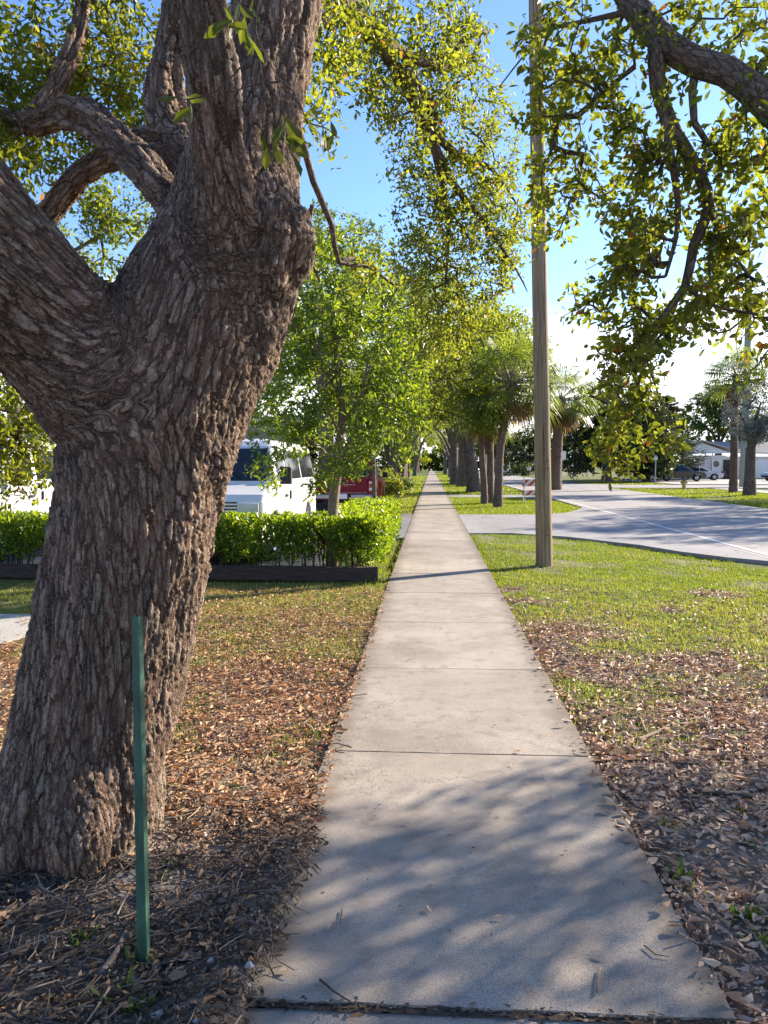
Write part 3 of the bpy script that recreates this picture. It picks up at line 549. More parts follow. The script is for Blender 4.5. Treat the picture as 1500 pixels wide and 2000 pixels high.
# straightened coordinates for the bark: follow each limb's axis and blend where limbs join
nodes = []
def add_frames(P, R, src=None):
    T = unit(np.gradient(P, axis=0)); 
    if src is None: e = np.array((1., 0, 0)); v0 = 0.
    else:
        sP, sE, sv = src; k = np.argmin(((sP - P[0]) ** 2).sum(1)); e = sE[k]; v0 = sv[k]
    E = np.zeros_like(P)
    for i_ in range(len(P)): e = unit(e - T[i_] * e.dot(T[i_])); E[i_] = e
    v = v0 + np.concatenate([[0], np.cumsum(np.linalg.norm(np.diff(P, axis=0), axis=1))])
    nodes.append((P, R, T, E, np.cross(T, E), v)); return P, E, v
s0 = add_frames(*tr); s_l = add_frames(*lf, s0); add_frames(*fr, s0); s4 = add_frames(*lb, s0); s5 = add_frames(*bb, s0); add_frames(*bl, s5); add_frames(*ub, s4)
B = np.zeros((nv, 3)); Wt = np.zeros(nv)
for P_, R_, T_, E_, G_, v_ in nodes:
    k = np.zeros(nv, int)
    for s_ in range(0, nv, 20000):
        q = V[s_:s_ + 20000]; k[s_:s_ + 20000] = np.argmin(((q[:, None] - P_[None]) ** 2).sum(2) - (R_[None] * .35) ** 2, 1)
    d = V - P_[k]; t = (d * T_[k]).sum(1); x = (d * E_[k]).sum(1); y = (d * G_[k]).sum(1); ratio = np.hypot(x, y) / R_[k] + np.abs(t) / R_[k] * .3
    w = 1 / (ratio ** 13 + 1e-5); B += w[:, None] * np.stack([x, y, v_[k] + t], -1); Wt += w
B /= Wt[:, None]
# lumps, and the ragged wound on the right of the fork
nn = np.zeros(nv * 3); me.vertices.foreach_get('normal', nn); nn = nn.reshape(-1, 3)
lump = (fbm(B[:, 0] * 5 + B[:, 1] * 4, B[:, 2] * 3.2, 5, 3) - .5) * .05 + (fbm(np.arctan2(B[:, 1], B[:, 0]) * 2.2, B[:, 2] * .7, 15, 2) - .5) * .05
wound = at(562, 405, 3.06); dw = np.linalg.norm((V - wound) * np.array((1, 1, .8)), axis=1); rag = fbm(V[:, 0] * 40, V[:, 2] * 22, 8, 3)
lump += np.exp(-(dw / .07) ** 2) * (rag - .62) * .12 + np.exp(-((dw - .11) / .05) ** 2) * .016
kn = at(430, 505, 3.0); dk = np.linalg.norm(V - kn, axis=1); lump += np.exp(-(dk / .09) ** 2) * .02
V2 = V + nn * lump[:, None]; me.vertices.foreach_set('co', V2.ravel()); a_ = me.attributes.new('bark', 'FLOAT_VECTOR', 'POINT'); a_.data.foreach_set('vector', B.ravel().astype(np.float32))
me.polygons.foreach_set('use_smooth', np.ones(len(me.polygons), bool)); me.name = 'trunk'; me.update()
link('trunk', me, m_bark, oak, True)

LEAN = 1.0
# boughs of the great oak that hang over the sidewalk, and its crown
mains = [(lb[0], lb[1]), (bb[0], bb[1]), (bl[0], bl[1]), (ub[0], ub[1]), (tr[0][-30:], tr[1][-30:]), (lf[0][-14:], lf[1][-14:])]
boughs = [smooth_path(*path(*q), .1) for q in (
    ((575, -200, 3.8, 60), (640, -60, 4.6, 40), (720, 60, 5.6, 28), (770, 130, 6.2, 24), (830, 240, 6.8, 20), (880, 350, 7.1, 15), (950, 440, 7.3, 10), (1010, 530, 7.5, 4), (1030, 570, 7.5, 2)),
    ((720, 60, 5.6, 24), (800, 110, 6.2, 20), (870, 130, 6.6, 16), (905, 80, 6.8, 12), (950, 60, 7., 8)),
    ((770, 130, 6.2, 24), (840, 200, 6.6, 20), (850, 290, 6.9, 18), (875, 430, 7.2, 9), (870, 560, 7.4, 3)),
    ((830, 240, 6.8, 20), (890, 300, 7.1, 14), (960, 330, 7.4, 8), (1010, 400, 7.6, 3)),
    ((560, 200, 3.9, 17), (592, 280, 4.2, 14), (612, 355, 4.4, 13), (648, 440, 4.6, 12), (662, 512, 4.7, 10), (718, 520, 4.9, 7), (775, 562, 5.2, 4)),
    ((662, 512, 4.7, 10), (700, 505, 5.0, 9), (745, 530, 5.3, 5)),
    ((610, 400, 4.5, 9), (600, 480, 4.6, 6), (625, 550, 4.8, 4)),
    ((-260, 650, 4.2, 40), (-140, 720, 4.4, 30), (-40, 800, 4.5, 18), (40, 860, 4.6, 9)),
    ((-260, 650, 4.2, 40), (-500, 500, 4., 60), (-700, 200, 3.6, 80)))]
mains += boughs
DEN = 1.3
spec = [(40, 60, 4.6, 180, 130, .8, 110), (230, 90, 5.0, 150, 130, .8, 95), (120, 300, 4.8, 130, 70, .5, 60), (270, 190, 5.0, 60, 100, .5, 50), (60, 190, 4.4, 120, 70, .6, 70), (30, 300, 4.2, 70, 60, .3, 30),
        (620, 20, 4.6, 70, 80, .6, 45), (560, -40, 4.4, 90, 60, .5, 30), (690, 90, 5.4, 80, 90, .7, 60), (800, 60, 6.2, 120, 70, .8, 80), (830, 160, 6.5, 110, 80, .8, 90), (900, 90, 6.9, 60, 70, .5, 40), (760, 180, 6.4, 60, 60, .5, 25),
        (890, 260, 7.0, 120, 90, .8, 110), (960, 340, 7.4, 75, 90, .6, 70), (880, 400, 7.2, 90, 100, .8, 90), (960, 450, 7.4, 75, 80, .7, 65), (850, 530, 7.4, 80, 110, .7, 70), (960, 550, 7.6, 75, 65, .5, 45), (880, 620, 7.5, 80, 60, .5, 40), (930, 640, 7.7, 60, 40, .4, 18), (800, 480, 7.2, 60, 80, .5, 30), (1000, 460, 7.5, 50, 80, .5, 30), (800, 330, 7., 50, 50, .5, 14),
        (650, 120, 4.9, 60, 60, .4, 22), (600, 180, 4.4, 30, 60, .3, 10), (640, 250, 4.7, 40, 40, .3, 6), (720, 540, 5.0, 60, 40, .3, 8),
        (30, 850, 4.5, 90, 70, .5, 60), (60, 920, 4.6, 60, 45, .4, 26), (-60, 800, 4.5, 100, 90, .6, 40), (10, 790, 4.7, 50, 40, .3, 16)]
att = np.concatenate([blob(*q[:6], int(q[6] * DEN)) for q in spec])
# crown above and behind the frame, only its shade is seen
att_up = np.concatenate([lobe((-1.2, 3.6, 6.2), (2.6, 2.2, 1.0), 130), lobe((-4.2, 3.0, 4.6), (1.6, 1.8, 1.2), 70), lobe((.8, 5.0, 6.6), (1.4, 1.4, .7), 50)])
ch, tips, td = grow(mains, att, .0016, .10, .10, .16); g = Geo(); branch_mesh(g, ch)
for P_, R_ in boughs: g.tube(P_, R_, 8, True)
g.build('branches', m_limb, oak, smooth=True, world=True)
g = Geo(); cluster(g, tips, td, 17, .15, .046, .44, T8, .8, .12, None, .5)
ch, tips, td = grow(mains, att_up, .003, .25, .1, .14); cluster(g, tips, td, 16, .22, .06, .45, T2, .9, .1)
# a few sprigs that hang close in front of the trunk
sp = np.array([at(455, 55, 2.0), at(470, 85, 2.0), at(440, 45, 2.05), at(560, 265, 2.05), at(578, 285, 2.0), at(600, 240, 2.1), at(355, 195, 2.1), at(510, 275, 2.1), at(650, 260, 2.6), at(480, 20, 2.1)]); sd = unit(np.array([(.2, 0, -1), (.4, 0, -1), (-.4, .1, -1), (.3, 0, -.8), (.6, 0, -.5), (.2, .2, -1), (-.6, 0, -.2), (-.4, 0, -1), (.3, 0, -1), (.1, 0, -1)]))
cluster(g, sp, sd, 4, .05, .062, .4, T8, .5, .3, None, .2, lvr=(0, .35))
tag(g.build('crown', m_oak, oak, world=True), kind='stuff')
g = Geo()
for q in (((465, -80, 2.05), (470, 0, 2.02), (458, 60, 2.0)), ((520, -60, 2.1), (500, 60, 2.05), (540, 150, 2.05), (562, 265, 2.04)), ((540, 150, 2.05), (575, 180, 2.06), (600, 240, 2.1)), ((480, 120, 2.05), (420, 180, 2.08), (355, 195, 2.1)), ((540, 160, 2.05), (500, 165, 2.2), (450, 180, 2.4)), ((500, 60, 2.05), (515, 180, 2.08), (510, 275, 2.1)), ((600, 240, 2.1), (635, 250, 2.4), (650, 260, 2.6))): g.tube(*smooth_path([at(*p_) for p_ in q], np.linspace(.0026, .0014, len(q)), .03), 4, False)
g.build('twigs', m_limb, oak, world=True)

# ---------------- the oak across the strip, whose limb comes in from the right
oak2 = thing('oak_tree', 'live oak reaching in from the right, with a thick bare limb and drooping leafy boughs', 'tree', (5.0, 3.7, -.06))
f2 = np.array((5.0, 3.7, -.1))
m2 = [smooth_path([f2, f2 + (.02, .0, .7), f2 + (-.03, .05, 1.5), f2 + (-.15, .2, 2.3)], [.36, .28, .25, .24], .1)]
DK = .77
def L2(*pts): m2.append(smooth_path(*path(*[(p[0], p[1], p[2] * DK, p[3] * .74) for p in pts]), .08)); return m2[-1]
P_, R_ = path(*[(a_, b_, c_ * DK, d_ * .84) for a_, b_, c_, d_ in ((1700, 470, 3.9, 70), (1600, 320, 4.15, 66), (1500, 205, 4.3, 64), (1420, 140, 4.4, 62), (1360, 122, 4.45, 62), (1300, 85, 4.5, 60), (1245, 20, 4.6, 58), (1195, -60, 4.7, 50), (1100, -250, 4.9, 40), (950, -420, 5.2, 26))])
m2.append(smooth_path(np.concatenate([[f2 + (-.15, .2, 2.2), (3.6, 3.5, 2.4)], P_]), np.concatenate([[.17, .11], R_]), .08))
L2((1282, 80, 4.5, 44), (1285, 170, 4.5, 40), (1318, 260, 4.55, 36), (1362, 330, 4.6, 32), (1385, 410, 4.65, 29), (1355, 480, 4.7, 26), (1338, 560, 4.7, 22), (1290, 625, 4.7, 16), (1262, 700, 4.75, 9), (1240, 770, 4.8, 6))
L2((1280, 150, 4.5, 26), (1310, 300, 4.5, 20), (1325, 430, 4.6, 14), (1300, 540, 4.6, 8))
L2((1385, 410, 4.65, 14), (1420, 480, 4.7, 10), (1480, 560, 4.8, 7))
L2((1338, 560, 4.7, 12), (1400, 600, 4.8, 10), (1470, 612, 4.9, 7), (1540, 640, 5., 5))
L2((1360, 122, 4.45, 24), (1352, 180, 4.5, 20), (1356, 240, 4.5, 18), (1400, 300, 4.6, 12))
L2((1240, 130, 4.5, 14), (1190, 170, 4.6, 10), (1130, 230, 4.7, 7)); L2((1245, 20, 4.6, 18), (1150, 40, 4.9, 12), (1070, 60, 5.2, 8), (1030, 100, 5.4, 5), (975, 170, 5.6, 3))
L2((1262, 700, 4.75, 6), (1225, 800, 4.8, 4), (1195, 880, 4.85, 3)); L2((1262, 700, 4.75, 6), (1300, 810, 4.8, 4), (1330, 870, 4.85, 3))
for q in ([(0.1, .1, 2.2), (.5, 1.4, 3.0), (.6, 2.7, 3.3)], [(0.1, .1, 2.2), (1.0, 1.6, 3.6), (2.0, 3.6, 4.6)], [(0.1, .1, 2.2), (1.2, 1.2, 3.6), (2.4, 2.2, 5.4)], [(0, 0, 2.2), (.9, -1.0, 3.8), (1.5, -2, 4.8)], [(-.1, .1, 2.2), (.4, 1.3, 4.2), (.6, 2.6, 5.4)], [(-.1, 0, 2.2), (-.8, -.6, 4.), (-1.4, -1.2, 5.2)]): m2.append(smooth_path([f2 + p_ for p_ in q], [.15, .10, .05], .15))
g = Geo()
for P_, R_ in m2: g.tube(P_, R_, 14, True)
g.build('trunk', m_limb, oak2, smooth=True, world=True)
DEN = .92
spec = [(1130, 110, 4.8, 90, 100, .5, 48), (1080, 250, 5.0, 55, 90, .5, 34), (1100, 370, 5.0, 50, 70, .4, 30), (1060, 60, 5.2, 50, 60, .4, 20), (1200, 180, 4.7, 70, 90, .4, 44), (1240, 300, 4.6, 70, 90, .5, 55), (1260, 430, 4.7, 75, 80, .5, 70),
        (1420, 270, 4.7, 75, 70, .5, 48), (1450, 380, 4.8, 80, 80, .5, 60), (1430, 480, 4.9, 80, 60, .5, 40), (1230, 540, 4.8, 80, 60, .5, 44), (1150, 560, 4.9, 50, 40, .4, 12), (1300, 635, 4.8, 125, 42, .5, 84), (1210, 650, 4.8, 55, 36, .4, 26), (1240, 705, 4.8, 60, 20, .4, 7), (1400, 600, 4.9, 60, 40, .4, 20), (1480, 600, 5., 40, 60, .4, 22), (1490, 700, 5., 25, 40, .3, 8),
        (1440, 50, 4.6, 70, 55, .4, 22), (1330, 40, 4.5, 60, 40, .3, 16), (1480, 150, 4.5, 30, 50, .3, 8), (1250, 790, 4.85, 50, 34, .3, 17), (1200, 825, 4.9, 40, 34, .3, 14), (1290, 860, 4.9, 40, 18, .3, 9), (1185, 860, 4.9, 30, 45, .25, 11), (1245, 890, 4.9, 22, 35, .2, 6), (1180, 920, 4.9, 8, 22, .1, 3)]
spec = [(q[0], q[1], q[2] * DK, q[3] * 1.22, q[4] * 1.15, q[5] * DK * 1.3, q[6]) for q in spec]
att = np.concatenate([blob(*q[:6], int(q[6] * DEN)) for q in spec])
shade = np.concatenate([lobe((5.4, 6.2, 3.1), (1.5, 1.5, 1.1), 270), lobe((6.9, 7.3, 4.2), (1.7, 1.7, 1.5), 280), lobe((4.9, 5.0, 5.2), (2., 1.9, 1.3), 200), lobe((6.6, 6.0, 6.4), (2.4, 2.3, 1.4), 110), lobe((6.6, 3.6, 3.9), (2.0, 2.0, 1.6), 55), lobe((5.0, 1.8, 4.6), (2.4, 2.0, 1.4), 50)])
shade = shade[(shade[:, 0] > shade[:, 1] * .47 + .3) & (shade[:, 1] * .777 - shade[:, 0] * .63 < 2.72)]
ch, tips, td = grow(m2, att, .0021, .10, .06, .18); g = Geo(); branch_mesh(g, ch); g2 = Geo(); cluster(g2, tips, td, 15, .105, .042, .48, T8, .8, .12, None, .4)
ch, tips, td = grow(m2, shade, .003, .25, .1, .14); branch_mesh(g, ch, 5, .006); cluster(g2, tips, td, 15, .3, .085, .5, T2, .9, .1)
g.build('branches', m_limb, oak2, smooth=True, world=True); tag(g2.build('crown', m_oak, oak2, world=True), kind='stuff')

# ---------------- the young tree in the hedge
yt = thing('young_tree', 'slender young tree with a bright leafy crown and pale trunk rising from the hedge', 'tree', tuple(at(648, 1112, 11.3)))
my = [smooth_path(*path((648, 1112, 11.3, 24), (650, 1000, 11.3, 21), (656, 940, 11.3, 20), (662, 880, 11.3, 18), (668, 800, 11.3, 14), (660, 730, 11.3, 11), (655, 640, 11.2, 8), (665, 560, 11.2, 5)), .15)]
for q in (((664, 900, 11.3, 11), (690, 850, 11.1, 9), (705, 780, 11., 7), (720, 700, 10.9, 5)), ((660, 920, 11.3, 9), (630, 880, 11.4, 8), (590, 850, 11.5, 6), (550, 810, 11.5, 4)), ((668, 830, 11.3, 8), (720, 760, 11.5, 6), (780, 720, 11.6, 4)), ((666, 780, 11.3, 7), (620, 700, 11.2, 5), (580, 640, 11.1, 3)), ((668, 860, 11.3, 7), (640, 800, 10.9, 5), (610, 760, 10.7, 3))): my.append(smooth_path(*path(*q), .15))
g = Geo()
for P_, R_ in my: g.tube(P_, R_, 8, True)
att = np.concatenate([blob(*q) for q in ((640, 560, 11.3, 80, 70, .7, 60), (690, 600, 11.4, 80, 80, .8, 65), (560, 650, 11.4, 60, 70, .7, 55), (640, 690, 11.3, 110, 80, 1., 95), (750, 680, 11.3, 80, 80, .8, 75), (550, 770, 11.5, 65, 75, .8, 70), (640, 790, 11.4, 90, 70, .9, 75), (760, 780, 11.2, 80, 70, .8, 75), (590, 845, 11.4, 85, 50, .8, 42), (720, 850, 11.1, 85, 55, .8, 55), (525, 860, 11.5, 30, 50, .5, 10), (550, 915, 11.4, 40, 25, .5, 8), (640, 920, 11.2, 40, 40, .4, 14), (705, 905, 10.9, 40, 30, .4, 14), (800, 840, 11.3, 40, 60, .5, 26), (640, 480, 11.3, 50, 40, .5, 18))])
ch, tips, td = grow(my, att, .0022, .15, .12, .12); branch_mesh(g, ch); g.build('trunk', m_youngbark, yt, smooth=True, world=True)
g = Geo(); cluster(g, tips, td, 20, .2, .088, .36, T8, .8, .05, None, .45, lvr=(.02, .97)); tag(g.build('crown', m_young, yt, world=True), kind='stuff')

# ---------------- street trees: a few kinds, each grown once and then copied tree by tree
def street_tree(name, label, cat, H, R, fork, tr, ncl, K, L, mat, bark, seed, nl=5, low=.42, group=None, lean=.0, tw=.5, flat=.62):
    global rng; keep = rng; rng = np.random.default_rng(seed)
    t = thing(name, label, cat, (0, 0, 0), 0, group); fk = np.array((lean, 0, fork))
    ms_ = [smooth_path([(0, 0, -.15), (.0, 0, .15), (lean * .4, .0, fork * .55), fk], [tr * 1.7, tr * 1.15, tr, tr * 1.02], .2)]; at_ = []
    for k in range(nl):
        a = k / nl * 2 * PI + rng.uniform(-.4, .4); e = rng.uniform(.45, .8) * R; z = rng.uniform(low + .2, .9) * H; d = np.array((math.cos(a), math.sin(a), 0))
        ms_.append(smooth_path([fk - (0, 0, .25), fk + d * e * .3 + (0, 0, (z - fork) * .45), fk + d * e * .7 + (0, 0, (z - fork) * .75), fk + d * e + (0, 0, z - fork)], [tr * .62, tr * .45, tr * .28, tr * .12], .25))
        at_.append(lobe(fk + d * e + (0, 0, z - fork), (R * .5, R * .5, R * .5 * flat), ncl // (nl + 2)))
    at_.append(lobe((0, 0, H * .83), (R * .6, R * .6, H * .17), ncl // (nl + 2))); at_.append(lobe((0, 0, H * .62), (R * .95, R * .95, H * .22), ncl // (nl + 2), .7))
    A_ = np.concatenate(at_); A_ = A_[A_[:, 2] > low * H * .8]
    ch, tips, td = grow(ms_, A_, .006, .4, .12, .12); g = Geo()
    for P_, R_ in ms_: g.tube(P_, R_, 10, True)
    branch_mesh(g, ch, 4, .012); g.build('trunk', bark, t, smooth=True)
    g = Geo(); cluster(g, tips, td, K, tw, L, .52, T2, .9, .1, None, .5, lvr=(0, .98)); tag(g.build('crown', mat, t), kind='stuff'); rng = keep; return t
def place(proto, x, y, s, rz, label, used=[], z=-.05, group=None):
    o = proto if proto.name not in used else copy_tree(proto)
    used.append(proto.name); o.location = (x, y, z); o.rotation_euler = (0, 0, rz); o.scale = (s, s, s); o['label'] = label
    if group: o['group'] = group
    return o
GL, GR = 'oaks in a row along the left of the sidewalk', 'oaks in a row along the right of the sidewalk'
pa = street_tree('street_oak', 'x', 'tree', 9.5, 4.2, 2.3, .33, 520, 30, .15, m_oakfar, m_trunkfar, 101)
pb = street_tree('street_oak', 'x', 'tree', 8.6, 4.0, 1.9, .30, 480, 30, .15, m_oakfar, m_trunkfar, 202, 4, .36, lean=.25)
pc = street_tree('street_oak', 'x', 'tree', 10.5, 4.6, 2.8, .3, 560, 30, .16, m_oakfar, m_trunkfar, 303, 6, .4)
place(pc, -3.4, 36.0, 1.04, .4, 'tall oak with dark forked trunk standing just beyond the red pickup', group=GL)
place(pa, -2.2, 43.5, .92, 2.0, 'oak behind the tall forked oak, its trunk half hidden by the shrubs', group=GL)
place(pb, -2.0, 50.0, 1.05, 1.1, 'dark-trunked oak closest to the left edge of the far sidewalk', group=GL)
place(pa, -2.3, 64, 1.0, 3.2, 'slim far oak left of the sidewalk, past the dark-trunked one', group=GL)
place(pc, -2.5, 82, .9, 4.2, 'distant oak left of the sidewalk with its trunk in sunlight', group=GL)
place(pb, -2.4, 112, 1.1, .2, 'farthest oak in the left row, near where the sidewalk vanishes', group=GL)
place(pb, 2.55, 46.5, 1.28, 2.6, 'low-forking oak with a black trunk behind the cabbage palms', group=GR)
place(pa, 2.4, 58.0, 1.25, .9, 'oak with a grey forked trunk behind the low-forking black oak', group=GR)
place(pc, 1.95, 66.0, 1.1, 5.2, 'straight grey-trunked oak nearest the right edge of the far sidewalk', group=GR)
place(pa, 2.3, 80, .95, 4.0, 'dark distant oak right of the sidewalk beyond the straight grey one', group=GR)
place(pb, 2.5, 98, 1.05, 1.9, 'small-looking far oak in the right row beside the bright road', group=GR)
place(pc, 2.3, 128, 1.0, 3.0, 'last oak in the right row before the sidewalk vanishes', group=GR)
GF = 'oaks along the far side of the road'
for x_, y_, s_, r_ in ((17.4, 27.5, .82, 2.2), (20.0, 34.0, .78, 4.1), (22.6, 41.5, .85, 1.1)): place((pa, pb, pc, pa)[int(y_) % 4], x_, y_, s_, r_, ('nearest', 'middle', 'farthest')[(x_ > 19) + (x_ > 21)] + ' of three spreading oaks across the road that throw streaks of shade on the asphalt', group=GF)
# taller fine-leaved tree rising behind the young tree
pt = street_tree('tall_tree', 'tall airy tree with dark green layered crown rising behind the young tree', 'tree', 11.2, 4.6, 4.0, .28, 470, 28, .15, m_green, m_trunkfar, 404, 6, .45, tw=.45, flat=.35); pt.location = (-3.9, 28.5, -.05)
# ---------------- hedge and its timber edging
m_darkstem = plain('hedge_stem', (.045, .033, .024), .85, 0, .15, .3, 30.)
hd = thing('hedge', 'clipped bright green hedge turning a corner in front of the parked vans', 'hedge', (-1.2, 11.2, -.05))
def hedge_pts(n, x0, x1, y0, y1, z0, z1):
    P = np.stack([rng.uniform(x0, x1, n), rng.uniform(y0, y1, n), z0 + (z1 - z0) * rng.beta(1.25, .85, n)], -1)
    # most leaves sit in the outer shell
    dx = np.minimum(P[:, 0] - x0, x1 - P[:, 0]); dy = np.minimum(P[:, 1] - y0, y1 - P[:, 1]); dz = z1 - P[:, 2]; d = np.minimum(np.minimum(dx, dy), dz)
    lumpn = fbm(P[:, 0] * 2.6 + P[:, 1], P[:, 1] * 2.6 + P[:, 2] * 2.5, 77, 3); hole = fbm(P[:, 0] * 4.5, P[:, 2] * 4.5 + P[:, 1] * 3, 78, 2)
    k = (rng.random(n) < np.exp(-d / .13) + .12) & (hole > .29 + .12 * sstep(.45, .2, P[:, 2])); P = P[k]; P[:, 2] += (lumpn[k] - .5) * .16
    c = np.array(((x0 + x1) / 2, (y0 + y1) / 2, .35)); out = np.stack([(P[:, 0] - c[0]) / (x1 - x0), (P[:, 1] - c[1]) / (y1 - y0), (P[:, 2] - .35) * 1.3], -1); return P, unit(out + rng.normal(0, .35, out.shape) + np.array((0, 0, .35)))
g = Geo()
for a_ in ((19000, -9.5, -.72, 10.78, 11.65, .2, .84), (9500, -1.66, -.64, 10.95, 16.3, .16, .86)):
    P, D = hedge_pts(*a_)
    if a_[1] < -5: D = unit(D * np.array((.25, 1, 1)))
    D = unit(D * 1.0)
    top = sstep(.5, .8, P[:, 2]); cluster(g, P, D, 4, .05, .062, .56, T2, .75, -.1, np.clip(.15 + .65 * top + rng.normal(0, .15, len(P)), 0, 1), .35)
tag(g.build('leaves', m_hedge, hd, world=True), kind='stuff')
g = Geo()
for k in range(90):
    if k < 60: bx, by = random.uniform(-9.4, -.85), random.uniform(11.0, 11.45)
    else: bx, by = random.uniform(-1.45, -.9), random.uniform(11.2, 16.1)
    for q in range(3): g.tube(smooth_path([(bx, by, -.1), (bx + random.uniform(-.08, .08), by + random.uniform(-.08, .08), .25), (bx + random.uniform(-.22, .22), by + random.uniform(-.22, .22), random.uniform(.5, .75))], [.012, .009, .004], .15)[0], np.linspace(.012, .004, len(smooth_path([(0, 0, 0), (0, 0, .35), (0, 0, .7)], [1, 1, 1], .15)[0])) if False else .008, 5, False)
tag(g.build('stems', m_darkstem, hd, world=True), kind='stuff')
m_timber = M('creosote_timber'); o_ = m_timber.objc(); n_ = m_timber.noise(m_timber.maps(o_, (1.2, 14, 14)), 3, 6, .65).outputs['Fac']
m_timber = m_timber.pbr(m_timber.ramp(n_, [(.3, (.022, .016, .013)), (.55, (.05, .037, .03)), (.8, (.11, .085, .068))]), .85, m_timber.bump(n_, .8, .02), 0, .25)
def timber(x0, x1, y, lab, rz=0.):
    g = Geo(); L = x1 - x0; bm = bmesh.new(); bmesh.ops.create_cube(bm, size=1); bmesh.ops.scale(bm, vec=(L, .19, .195), verts=bm.verts[:])
    bmesh.ops.subdivide_edges(bm, edges=[e for e in bm.edges if abs(e.verts[0].co.x - e.verts[1].co.x) > .1], cuts=24)
    bmesh.ops.bevel(bm, geom=[e for e in bm.edges if abs(e.verts[0].co.x - e.verts[1].co.x) > .01], offset=.018, segments=2, affect='EDGES')
    for v in bm.verts: v.co += Vector((0, random.uniform(-.004, .004), random.uniform(-.005, .005)))
    g.bm(bm); o = g.build('landscape_timber', m_timber); o.location = ((x0 + x1) / 2, y, .085); o.rotation_euler = (random.uniform(-.02, .02), .004, rz); return tag(o, lab, 'timber', 'timbers edging the hedge bed')
timber(-3.12, -.74, 10.58, 'dark square timber at the hedge foot, its sawn end beside the sidewalk'); timber(-5.55, -3.15, 10.60, 'dark square timber at the hedge foot, mostly hidden behind the oak trunk'); timber(-8.0, -5.6, 10.62, 'dark square timber at the hedge foot left of the oak trunk')

# ---------------- utility pole and stake
m = M('pole_wood'); v = m.attr('bark', 'Vector'); a = m.noise(m.maps(v, (1, 1, .025)), 42, 6, .6).outputs['Fac']; b = m.noise(v, 1.3, 4).outputs['Fac']; k_ = m.noise(m.maps(v, (1, 1, .012)), 75, 3, .5).outputs['Fac']
c = m.ramp(a, [(.3, (.12, .082, .046)), (.5, (.26, .19, .115)), (.72, (.37, .29, .19))]); c = m.mix(m.rng(b, .45, .65, 0, .5), c, (.17, .165, .10)); c = m.mix(m.rng(k_, .60, .66), c, (.03, .022, .016))
kn = m.n('ShaderNodeTexVoronoi', {'Vector': m.maps(v, (1, 1, .5)), 'Scale': 3.2}, feature='F1').outputs['Distance']; c = m.mix(m.rng(kn, .07, .03, 0, .85), c, (.035, .025, .018))
m_pole = m.pbr(c, .85, m.bump(m.math('SUBTRACT', a, m.rng(k_, .6, .66)), .7, .006), 0, .25)
pb_ = ground(1063, 1111, -.07); pp = thing('utility_pole', 'tall bare weathered wooden utility pole in the grass by the sidewalk', 'pole', tuple(pb_))
P_ = np.array([pb_ + (0, 0, -.3), pb_, at(1060, 900, pb_[1]), at(1053, 500, pb_[1]), at(1046, 20, pb_[1])]); P_ = np.concatenate([P_, [P_[-1] + (P_[-1] - P_[-2]) * .45]])
g = Geo(); g.tube(*smooth_path(P_, [.136, .134, .127, .117, .104, .096], .2), 28, True); g.build('post', m_pole, pp, smooth=True, world=True)
m_rust = plain('rusty_steel', (.08, .055, .04), .7, .6)
for z in (.55, 1.62, 1.74, 2.9): g = Geo(); g.lathe([(.0, .012), (.012, .012), (.013, .0), (.0, -.01)], 8, pb_ + np.array((.02, -.13, z)), 'y'); g.build('bolt', m_rust, pp, world=True)
m = M('green_stake_paint'); o_ = m.objc(); n_ = m.noise(m.maps(o_, (3, 3, .6)), 9, 5, .6).outputs['Fac']; n2 = m.noise(o_, 70, 4).outputs['Fac']
c = m.ramp(n_, [(.3, (.02, .045, .026)), (.55, (.036, .095, .06)), (.8, (.08, .17, .115))]); c = m.mix(m.rng(n2, .62, .75, 0, .7), c, (.12, .11, .07)); m_stake = m.pbr(c, .55, m.bump(n2, .3, .002), 0, .35)
sb = ground(284, 1885, -.02); st = at(269, 1204, sb[1] + .10); g = Geo()
prof = np.array([(-.0205, .010), (-.0185, .0085), (-.0015, -.0105), (.0015, -.0105), (.0165, .0075), (.0185, .009), (.0165, .0105), (.0, -.0065), (-.0185, .0115)]); n = len(prof); V = []
LV = 14
for k in range(LV):
    t = k / (LV - 1); c_ = sb * (1 - t) + st * t + np.array((0, 0, -.15 if k == 0 else 0)); w = 1.12 - .22 * t; tw = .75 - .35 * t; ca, sa = math.cos(tw), math.sin(tw)
    V.append(np.stack([c_[0] + w * (prof[:, 0] * ca - prof[:, 1] * sa), c_[1] + w * (prof[:, 0] * sa + prof[:, 1] * ca), np.full(n, c_[2])], -1))
i_ = np.arange(LV - 1)[:, None] * n; j_ = np.arange(n)[None]; k_ = (j_ + 1) % n
g.add(np.concatenate(V), [np.stack([i_ + j_, i_ + k_, i_ + n + k_, i_ + n + j_], -1).reshape(-1, 4), (np.arange(n) + (LV - 1) * n)[None]]); sk = g.build('garden_stake', m_stake); tag(sk, 'thin green metal stake standing in the leaf litter in front of the oak', 'stake')

